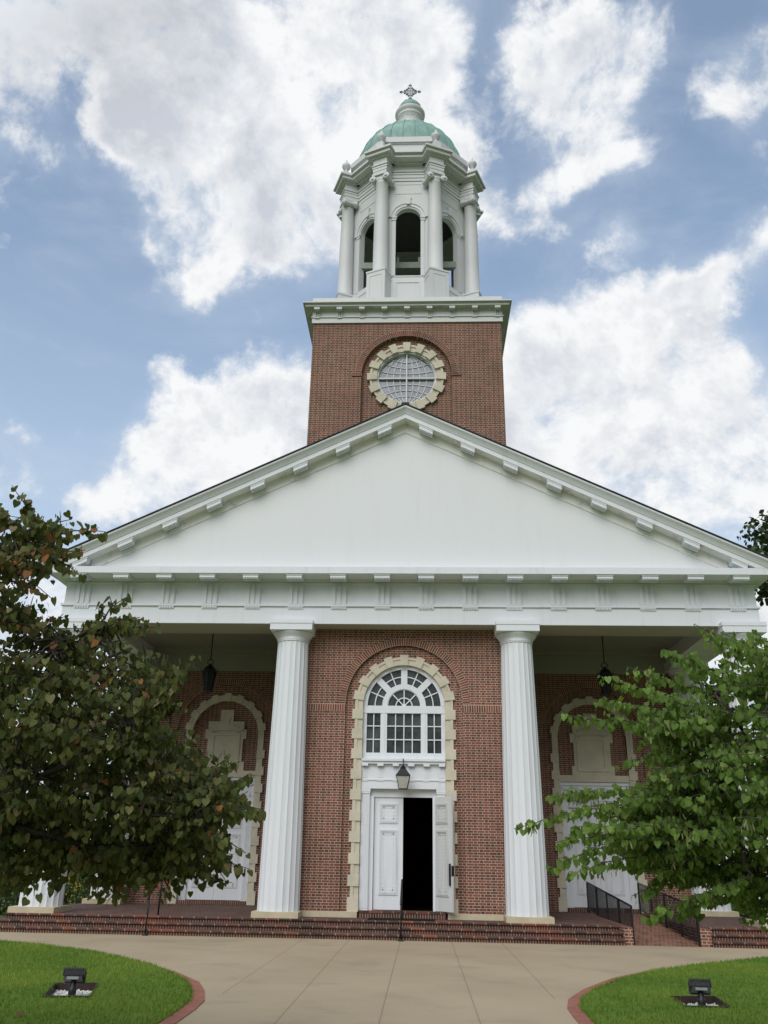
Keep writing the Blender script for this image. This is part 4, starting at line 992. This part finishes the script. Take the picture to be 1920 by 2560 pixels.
# ------------------------------------------------------------------ foliage
HEART = np.array([(0, 0), (.22, .13), (.43, .06), (.50, -.20), (.34, -.58), (0, -1.0), (-.34, -.58), (-.50, -.20), (-.43, .06), (-.22, .13)]) * np.array((1.0, .92))
def leaves_mesh(name, pos, nrm, down, size, rnd, mat, parent, shape=HEART, fold=.18):
    n = len(pos); k = len(shape)
    side = np.cross(down, nrm); side /= np.linalg.norm(side, axis=1)[:, None] + 1e-9; nrm = np.cross(side, down)
    V = pos[:, None, :] + size[:, None, None] * (side[:, None, :] * shape[None, :, 0:1] - down[:, None, :] * shape[None, :, 1:2] + nrm[:, None, :] * (-fold * np.abs(shape[None, :, 0:1]) - .10 * shape[None, :, 1:2] ** 2))
    h = k // 2
    f1 = list(range(0, h + 1)); f2 = [0] + list(range(k - 1, h - 1, -1)); f2 = f2[::-1]
    loop = np.array(f1 + f2)[None, :] + np.arange(n)[:, None] * k
    tot = np.tile(np.array([len(f1), len(f2)]), n); start = np.concatenate(([0], np.cumsum(tot)[:-1]))
    me = bpy.data.meshes.new(name); me.vertices.add(n * k); me.vertices.foreach_set('co', V.ravel())
    me.loops.add(loop.size); me.loops.foreach_set('vertex_index', loop.ravel().astype(np.int32)); me.polygons.add(len(tot))
    me.polygons.foreach_set('loop_start', start.astype(np.int32)); me.polygons.foreach_set('loop_total', tot.astype(np.int32)); me.update(calc_edges=True)
    at = me.attributes.new('rnd', 'FLOAT', 'FACE'); at.data.foreach_set('value', np.repeat(rnd, 2).astype(np.float32))
    me.materials.append(mat); o = bpy.data.objects.new(name, me); COL.objects.link(o); o.parent = parent
    return o
def unproj(px, py, dep):
    return CP + (CF + CR * ((px - 960) / FPX) + CU * ((1280 - py) / FPX)) * dep

class Tree:
    def __init__(s, seed): s.r = np.random.default_rng(seed); s.P = []; s.N = []; s.D = []; s.S = []; s.C = []; s.wood = MB(); s.pods = []
    def leaf(s, p, out, sz, c):
        r = s.r; dn = np.array((out[0] * .35 + r.normal(0, .22), out[1] * .35 + r.normal(0, .22), -1.0 + r.normal(0, .25))); dn /= np.linalg.norm(dn)
        a = r.uniform(0, 2 * pi); nn = np.array((cos(a) + out[0] * .35, sin(a) + out[1] * .35, .5 + r.normal(0, .35)))
        s.P.append(p + np.array((0, 0, -.01))); s.N.append(nn / np.linalg.norm(nn)); s.D.append(dn); s.S.append(sz * r.uniform(.50, 1.2)); s.C.append(c)
    def spray(s, a, e, sz, dens=1.0, lat=.30, cb=.4, rad=.010, podp=0):
        """leafy twig from a to e with side twigs lying in a nearly level layer"""
        r = s.r; a = np.array(a); e = np.array(e); Lg = np.linalg.norm(e - a); n = max(4, int(Lg / .10))
        d = (e - a) / Lg; sd = np.cross(d, (0, 0, 1)); sd /= np.linalg.norm(sd) + 1e-6
        wig = r.normal(0, .025, (n + 1, 3)).cumsum(0) * .6; q = np.linspace(0, 1, n + 1)[:, None]
        wig = wig * (1 - q) * q * 3
        path = a + (e - a) * q + np.array((0, 0, 1)) * (.10 * Lg * q * (1 - q)) + wig
        s.wood.tube([tuple(p) for p in path], list(np.linspace(rad, .003, n + 1)), 5)
        step = .05 / dens; m = int(Lg / step)
        for i in range(m):
            u = (i + r.random()) / m; p = path[min(int(u * n), n - 1)] * (1 - (u * n) % 1) + path[min(int(u * n) + 1, n)] * ((u * n) % 1)
            o = sd * (1 if i % 2 else -1); s.leaf(p + o * r.uniform(.01, .07) + r.normal(0, .02, 3), o + d * .6, sz, np.clip(cb + r.normal(0, .24), 0, 1))
        k = int(Lg / .16)
        for i in range(k):
            u = .1 + .85 * (i + r.random() * .6) / max(k, 1); p = path[min(int(u * n), n)]
            o = sd * (1 if i % 2 else -1) + d * r.uniform(.3, .9) + np.array((0, 0, r.normal(.02, .18))); o /= np.linalg.norm(o); ll = lat * r.uniform(.5, 1.15) * (1.15 - u * .7)
            t_ = p + o * ll; s.wood.tube([tuple(p), tuple(p + o * ll * .5 + np.array((0, 0, .01))), tuple(t_)], [rad * .5, rad * .35, .002], 4)
            w = int(ll / .052 * dens) + 1; so = np.cross(o, (0, 0, 1))
            for j in range(w):
                pp = p + (t_ - p) * ((j + .7) / w); s.leaf(pp + so * r.uniform(-.05, .05) + np.array((0, 0, r.normal(0, .025))), o, sz * r.uniform(.8, 1.05), np.clip(cb + r.normal(0, .24), 0, 1))
            if podp and r.random() < podp:
                for _ in range(r.integers(4, 11)): s.pods.append((p + (t_ - p) * r.random() + r.normal(0, .025, 3) + np.array((0, 0, -.03)), r.normal(0, .25, 2)))
    def limb(s, pts, r0, r1, n=8):
        P = np.array(pts); k = len(P); t_ = np.linspace(0, k - 1, 4 * (k - 1) + 1); Q = []
        for u in t_:
            i = min(int(u), k - 2); f_ = u - i; p0, p1, p2, p3 = P[max(i - 1, 0)], P[i], P[i + 1], P[min(i + 2, k - 1)]
            Q.append(.5 * (2 * p1 + (p2 - p0) * f_ + (2 * p0 - 5 * p1 + 4 * p2 - p3) * f_ ** 2 + (3 * p1 - p0 - 3 * p2 + p3) * f_ ** 3))
        Q = np.array(Q); Q[1:-1] += s.r.normal(0, .018, (len(Q) - 2, 3)); s.wood.tube([tuple(q) for q in Q], list(np.linspace(r0, r1, len(Q))), n); return Q
    def finish(s, T, L, lm, bark):
        w = s.wood.build('branch', bark, T, L)
        c = leaves_mesh('crown', np.array(s.P), np.array(s.N), np.array(s.D), np.array(s.S), np.array(s.C), lm, T); c.location = L
        if s.pods:
            n = len(s.pods); P = np.array([p for p, _ in s.pods]); tl = np.array([q for _, q in s.pods]); D = np.concatenate((tl, -np.ones((n, 1))), 1); D /= np.linalg.norm(D, axis=1)[:, None]
            a = s.r.uniform(0, 2 * pi, n); N_ = np.stack((np.cos(a), np.sin(a), 0 * a), 1)
            shp = np.array([(0, 0), (.06, -.1), (.10, -.35), (.10, -.7), (.04, -.95), (0, -1.05), (-.04, -.95), (-.10, -.7), (-.10, -.35), (-.06, -.1)])
            o = leaves_mesh('seed_pods', P, N_, D, s.r.uniform(.05, .085, n), s.r.uniform(0, 1, n), M['pod'], T, shp, .05); o.location = L; o['kind'] = 'stuff'

def polypts(r, poly, n):
    xs = [p[0] for p in poly]; ys = [p[1] for p in poly]; out = []
    while len(out) < n:
        x, y = r.uniform(min(xs), max(xs)), r.uniform(min(ys), max(ys))
        if inside(x, y, poly): out.append((x, y))
    return out
def edge_dist(x, y, poly):
    best = 1e9
    for i in range(len(poly)):
        a = np.array(poly[i]); c = np.array(poly[(i + 1) % len(poly)]); u = np.clip(np.dot((x, y) - a, c - a) / np.dot(c - a, c - a), 0, 1); best = min(best, np.linalg.norm((x, y) - a - u * (c - a)))
    return best

# left tree: dark leaves, some bronze
def left_tree():
    T = thing('redbud_tree', 'dark leaved tree with bronze tinged heart shaped leaves on the left', 'tree', (-5.3, -16.3, LZ)); L = -Vector(T.location)
    k = Tree(11); r = k.r; base = np.array((-5.3, -16.3, LZ))
    fork = base + (0.1, .1, 1.25)
    tb = MB(); s0 = k.wood; k.wood = tb; k.limb([base - (0, 0, .1), base + (.03, .02, .6), fork], .17, .12, 12); k.limb([fork, fork + (-.2, .1, .8), fork + (-.1, .3, 2.0), fork + (.1, .3, 3.2)], .11, .05, 10); tb.build('trunk', M['bark'], T, L); k.wood = s0
    poly = [(-700, 1000), (-60, 1150), (0, 1260), (60, 1320), (120, 1350), (150, 1370), (130, 1400), (75, 1430), (50, 1500), (150, 1540), (250, 1570), (320, 1630), (390, 1670), (415, 1720), (400, 1770), (430, 1860), (490, 1905), (570, 1955), (595, 2010), (590, 2050), (530, 2075), (535, 2130), (565, 2155), (510, 2180), (410, 2160), (370, 2200), (310, 2205), (240, 2170), (150, 2150), (80, 2180), (-50, 2190), (-700, 2200)]
    limbs = []
    for tx, ty, dd in ((140, 1400, 8.3), (60, 1330, 7.4), (330, 1620, 8.6), (250, 1560, 7.4), (420, 1770, 8.0), (330, 1850, 7.0), (470, 1990, 8.3), (480, 2040, 7.2), (380, 2120, 7.7), (200, 2110, 7.2), (150, 1750, 9.2), (60, 1980, 6.8), (-150, 1500, 8.0), (-350, 1450, 7.0), (-450, 1750, 9.2), (-500, 2000, 7.5), (-250, 1150, 8.3)):
        e = np.array(unproj(tx, ty, dd)); st = fork + np.array((0, .1, r.uniform(-.1, 1.4)))
        mid = st + (e - st) * .45 + np.array((0, 0, .25 + r.uniform(-.1, .15))); limbs.append(k.limb([st, mid, e], .055, .012, 7))
    allp = np.concatenate(limbs)
    sprays = [(265, 1352), (180, 1320), (150, 1300), (110, 1312), (60, 1282), (30, 1235), (205, 1465), (130, 1440), (275, 1515), (390, 1590), (350, 1565), (485, 1655), (455, 1690), (440, 1730), (420, 1660), (480, 1880), (555, 1905), (520, 1900), (638, 1960), (620, 2000), (652, 2045), (640, 2060), (560, 2100), (615, 2155), (625, 2195), (590, 2190), (500, 2215), (460, 2235), (425, 2262), (390, 2250), (260, 2250), (270, 2275), (345, 2245), (110, 2235), (60, 2240), (20, 2200), (200, 2215), (505, 2225), (480, 1940), (30, 2240), (85, 2262), (130, 2250), (170, 2232), (10, 2262), (60, 2225), (300, 2262), (235, 2262)]
    for px_, py_ in sprays:
        e = np.array(unproj(px_, py_ - 22, r.uniform(7.0, 8.4))); i = np.argmin(np.linalg.norm(allp - e, axis=1) + np.where(allp[:, 2] > e[2] + .5, .5, 0)); a = allp[i]
        dl = np.linalg.norm(e - a); a2 = a if dl < 1.1 else e + (a - e) * (1.1 / dl)
        if dl > 1.1: k.limb([a, (a + a2) / 2 + (0, 0, .05), a2], .014, .010, 5)
        k.spray(a2, e, .077, 2.2, .24, .44 + r.normal(0, .10), .010)
    n = 0
    for x, y in polypts(r, poly, 2000):
        ed = edge_dist(x, y, poly)
        # the upper crown is thin, the lower and inner part dense
        dns = np.interp(y, (1150, 1500, 1750, 2000), (.52, .66, .86, 1.0))
        if r.random() > dns: continue
        if x < 0 and r.random() > .5: continue
        w = np.interp(ed, (0, 250), (.45, 1.35)); e = np.array(unproj(x, y, 7.75 + r.uniform(-w, w)))
        i = np.argmin(np.linalg.norm(allp - e, axis=1)); a = allp[i]; dl = np.linalg.norm(e - a); ll = r.uniform(.35, .6)
        dirn = (e - a) / (dl + 1e-6); dirn[2] *= .4; dirn += r.normal(0, .25, 3); dirn /= np.linalg.norm(dirn)
        s_ = e - dirn * ll * .5; e2 = e + dirn * ll * .5
        if dl > .5: k.limb([a, (a + s_) / 2 + (0, 0, .04), s_], .011, .006, 4)
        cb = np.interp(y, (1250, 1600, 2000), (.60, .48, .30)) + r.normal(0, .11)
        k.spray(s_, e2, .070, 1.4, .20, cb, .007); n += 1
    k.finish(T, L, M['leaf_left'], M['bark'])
left_tree()

def right_tree():
    T = thing('redbud_tree', 'fresh green tree with layered sprays and hanging seed pods on the right', 'tree', (5.0, -15.6, LZ)); L = -Vector(T.location)
    k = Tree(23); r = k.r; base = np.array((5.0, -15.6, LZ)); fork = base + (-.05, .1, 1.1)
    tb = MB(); s0 = k.wood; k.wood = tb; k.limb([base - (0, 0, .1), base + (-.02, .03, .5), fork], .15, .11, 12); k.limb([fork, fork + (.1, .1, .9), fork + (-.05, .2, 1.8), fork + (-.1, .2, 2.6)], .10, .04, 10); tb.build('trunk', M['bark2'], T, L); k.wood = s0
    SP = [((1735, 1560), (1950, 1680), 9.0), ((1655, 1622), (1900, 1720), 8.6), ((1495, 1690), (1850, 1800), 8.4), ((1570, 1668), (1800, 1740), 9.0), ((1400, 1788), (1800, 1850), 8.4), ((1490, 1752), (1760, 1810), 8.9), ((1545, 1905), (1870, 1915), 8.2), ((1285, 2072), (1740, 2010), 8.4), ((1365, 1995), (1780, 1970), 8.7), ((1430, 2068), (1800, 2060), 8.1), ((1372, 2172), (1780, 2090), 8.5), ((1420, 2190), (1800, 2110), 8.1), ((1580, 2240), (1880, 2150), 8.4), ((1610, 2290), (1880, 2190), 8.0), ((1690, 2290), (1920, 2200), 8.4), ((1845, 2300), (1980, 2220), 8.2), ((1905, 2300), (2010, 2220), 8.6), ((1800, 1580), (2000, 1685), 8.4), ((1875, 1602), (2050, 1700), 8.1), ((1765, 1600), (1960, 1700), 8.8), ((1700, 1660), (1900, 1740), 8.2), ((1880, 1575), (2020, 1660), 8.6), ((1830, 1600), (2000, 1690), 8.0), ((1600, 1850), (1860, 1880), 8.9), ((1620, 1930), (1850, 1930), 9.1), ((1380, 2110), (1700, 2080), 8.9), ((1790, 1650), (1960, 1740), 9.2), ((1560, 2170), (1850, 2110), 8.8), ((1480, 2035), (1760, 2010), 8.3), ((1630, 1740), (1880, 1800), 8.1)]
    hubs = []
    for tx, ty, dd in ((1790, 1740, 8.6), (1760, 1860, 8.4), (1740, 2000, 8.5), (1770, 2090, 8.3), (1860, 2170, 8.4), (1880, 1690, 8.7), (1930, 1900, 9.2), (1980, 1750, 8.0), (2150, 1700, 8.5), (2350, 1850, 8.2), (2300, 2050, 9.0), (2100, 2000, 7.6)):
        e = np.array(unproj(tx, ty, dd)); st = fork + np.array((0, .1, r.uniform(-.1, 1.2))); mid = st + (e - st) * .5 + np.array((0, 0, .12)); hubs.append(k.limb([st, mid, e], .045, .014, 7))
    allp = np.concatenate(hubs)
    for (a, c, dd) in SP:
        e = np.array(unproj(*a, dd)); q = np.array(unproj(*c, dd + r.uniform(-.2, .2))); i = np.argmin(np.linalg.norm(allp - q, axis=1)); k.limb([allp[i], (allp[i] + q) / 2 + (0, 0, .03), q], .02, .012, 6)
        k.spray(q, e, .077, 2.6, .30, .50 + r.normal(0, .10), .012, .35)
    poly = [(1760, 1750), (1850, 1680), (1970, 1640), (2450, 1500), (2550, 2250), (1960, 2280), (1850, 2250), (1740, 2215), (1650, 2170), (1530, 2125), (1490, 2080), (1540, 2030), (1600, 1990), (1680, 1930), (1680, 1880), (1620, 1840), (1650, 1790)]
    for x, y in polypts(r, poly, 1000):
        if r.random() > np.interp(y, (1600, 1800, 2000), (.55, .75, .95)): continue
        if x > 1960 and r.random() > .5: continue
        ed = edge_dist(x, y, poly); w = np.interp(ed, (0, 200), (.4, 1.15)); e = np.array(unproj(x, y, 8.5 + r.uniform(-w, w)))
        i = np.argmin(np.linalg.norm(allp - e, axis=1)); a = allp[i]; dl = np.linalg.norm(e - a); ll = r.uniform(.35, .65)
        dirn = (e - a) / (dl + 1e-6); dirn[2] *= .3; dirn += r.normal(0, .25, 3) * (1, 1, .5); dirn /= np.linalg.norm(dirn); s_ = e - dirn * ll * .5; e2 = e + dirn * ll * .5
        if dl > .5: k.limb([a, (a + s_) / 2 + (0, 0, .03), s_], .011, .006, 4)
        k.spray(s_, e2, .069, 1.45, .20, .45 + r.normal(0, .11), .007, .22)
    k.finish(T, L, M['leaf_right'], M['bark2'])
right_tree()

# trees and planting behind the church
OVAL = np.array([(0, 0), (.25, -.2), (.36, -.45), (.30, -.7), (.12, -.9), (0, -1), (-.12, -.9), (-.30, -.7), (-.36, -.45), (-.25, -.2)])
def bgtree(x, y, h, w, seed, label, nm='broadleaf_tree', cnt=5200, leaf=.30, mat='leaf_bg'):
    T = thing(nm, label, 'tree', (x, y, GZ), 'trees standing behind the church'); r = np.random.default_rng(seed)
    tb = MB(); tb.tube([(0, 0, -.2), (.05, 0, h * .3), (0, .1, h * .6), (.1, 0, h * .85)], [h * .028, h * .022, h * .013, .03], 10)
    cl = []
    for i in range(26):
        a = r.uniform(0, 2 * pi); zz = r.uniform(.28, .97); rr = w * np.sqrt(max(.05, 1 - ((zz - .55) / .5) ** 2)) * r.uniform(.35, 1.0); c = np.array((rr * cos(a), rr * sin(a), zz * h)); cl.append((c, r.uniform(.16, .30) * w))
        tb.tube([(0, 0, zz * h * .62), tuple(c * (.5, .5, .88)), tuple(c)], [h * .009, h * .006, .02], 6)
    tb.build('trunk', M['bark2'], T)
    P = []
    for _ in range(cnt):
        c, s_ = cl[r.integers(len(cl))]; v_ = r.normal(0, 1, 3); v_ /= np.linalg.norm(v_); P.append(c + v_ * s_ * r.uniform(.45, 1.25) * (1, 1, .7))
    P = np.array(P); n = len(P); N_ = r.normal(0, 1, (n, 3)) + (0, 0, .6); N_ /= np.linalg.norm(N_, axis=1)[:, None]; D = r.normal(0, .7, (n, 3)) + (0, 0, -.8); D /= np.linalg.norm(D, axis=1)[:, None]
    leaves_mesh('crown', P, N_, D, r.uniform(.6, 1.2, n) * leaf, r.uniform(0, 1, n), M[mat], T, OVAL)
bgtree(21.9, 22, 20.5, 5.4, 1, 'tall dark green tree rising behind the right end of the pediment', cnt=11000, leaf=.34)
bgtree(15.6, 16, 10.2, 3.0, 2, 'bushy tree seen under the right end of the portico beam', cnt=6000, leaf=.28)
bgtree(15.5, 26, 11.5, 4.5, 3, 'dark tree behind the right corner column, farther back', cnt=6000)
bgtree(28.0, 34, 13.0, 6.0, 4, 'broad tree beyond the tall one, at the right edge', cnt=6000, leaf=.4)
bgtree(-22.0, 22, 6.5, 4.0, 5, 'low round tree far behind the left corner column', cnt=5000)
bgtree(-15.0, 26, 5.5, 3.2, 6, 'small tree behind the iron fence at the left', cnt=4500)
bgtree(-30.0, 30, 7.0, 5.5, 7, 'broad low tree at the far left edge', cnt=6000, leaf=.38)
bgtree(20.0, 40, 9.0, 6.0, 8, 'wide far tree low behind the right column', cnt=5000, leaf=.4)
def shrub(x, y, rad, h, seed, label, flowers=0, cnt=1400, leaf=.10, mat='leaf_shrub'):
    T = thing('shrub', label, 'shrub', (x, y, GZ - .05), 'planting behind the porch'); r = np.random.default_rng(seed)
    v_ = r.normal(0, 1, (cnt, 3)); v_ /= np.linalg.norm(v_, axis=1)[:, None]; v_[:, 2] = np.abs(v_[:, 2]); P = v_ * r.uniform(.5, 1.05, cnt)[:, None] * (rad, rad, h)
    N_ = v_ + r.normal(0, .5, (cnt, 3)); N_ /= np.linalg.norm(N_, axis=1)[:, None]; D = r.normal(0, .5, (cnt, 3)) + (0, 0, -.6) + v_ * .4; D /= np.linalg.norm(D, axis=1)[:, None]
    leaves_mesh('foliage', P, N_, D, r.uniform(.6, 1.2, cnt) * leaf, r.uniform(0, 1, cnt), M[mat], T, OVAL)
    b = MB()
    for i in range(7): a = r.uniform(0, 6.28); b.tube([(0, 0, 0), (rad * .4 * cos(a), rad * .4 * sin(a), h * .7)], [.02, .006], 5)
    b.build('stem', M['bark2'], T)
    if flowers:
        v2 = v_[r.integers(0, cnt, flowers)]; P2 = v2 * (rad * 1.04, rad * 1.04, h * 1.04); N2 = v2 + (0, -.5, .3); N2 /= np.linalg.norm(N2, axis=1)[:, None]; D2 = np.cross(N2, r.normal(0, 1, (flowers, 3))); D2 /= np.linalg.norm(D2, axis=1)[:, None]
        o = leaves_mesh('flowers', P2, N2, D2, r.uniform(.05, .09, flowers), r.uniform(0, 1, flowers), M['flower'], T, OVAL); o['kind'] = 'stuff'
shrub(-12.1, 7.6, .95, 1.15, 1, 'shrub full of yellow flowers behind the black iron fence', 420, 1500)
shrub(-10.7, 7.2, .8, 1.0, 2, 'green shrub beside the yellow flowering one, nearer the porch', 40, 1500)
shrub(-12.4, 9.6, 1.5, 1.9, 3, 'taller green shrub behind the yellow flowering one', 0, 2200, .14)
shrub(-13.6, 1.0, 1.2, 1.1, 4, 'low green shrub at the left edge beside the corner column', 0, 1800)
shrub(-13.3, 7.3, 1.1, 1.35, 9, 'dense green shrub behind the fence, leftmost of the planting', 0, 2200, .12)
shrub(-10.2, 9.8, 1.3, 1.7, 8, 'dark green shrub right behind the fence, nearest the nave wall', 0, 2000, .14, 'leaf_bg')
shrub(12.3, 8.5, 1.2, 1.3, 5, 'green shrub beyond the right corner column', 0, 1800)
shrub(15.0, 11, 1.8, 1.8, 6, 'larger dark shrub on the far right behind the porch', 0, 2400, .14, 'leaf_bg')
# iron fence at the back of the porch, left
T = thing('iron_fence', 'black iron fence with thin bars beside the porch on the left', 'fence', (-11.4, 5.6, 0)); L = -Vector(T.location)
b = MB(); b.box(-13.2, -9.75, 5.585, 5.615, .86, .90); b.box(-13.2, -9.75, 5.585, 5.615, -.15, -.11); b.build('rail', M['black'], T, L)
for x in (-13.2, -11.2, -9.75): mbox(x - .03, x + .03, 5.57, 5.63, GZ - .05, 1.0).build('post', M['black'], T, L)
p0 = mbox(-.009, .009, -.009, .009, -.2, .9).build('bar', M['black'], T); p0.location = Vector((-13.05, 5.6, 0)) + L
for i in range(1, 26):
    c = p0.copy(); COL.objects.link(c); c.parent = T; c.location = Vector((-13.05 + i * .13, 5.6, 0)) + L

# one dry leaf lying on the lawn
T = thing('fallen_leaf', 'single dry brown leaf lying on the grass near the bottom left corner', 'leaf', (-4.30, -13.05, LZ + .05))
leaves_mesh('blade', np.array([(0., 0., 0.)]), np.array([(.2, -.3, 1.)]) / 1.06, np.array([(.8, .6, 0.)]), np.array([.10]), np.array([.97]), M['leaf_left'], T)
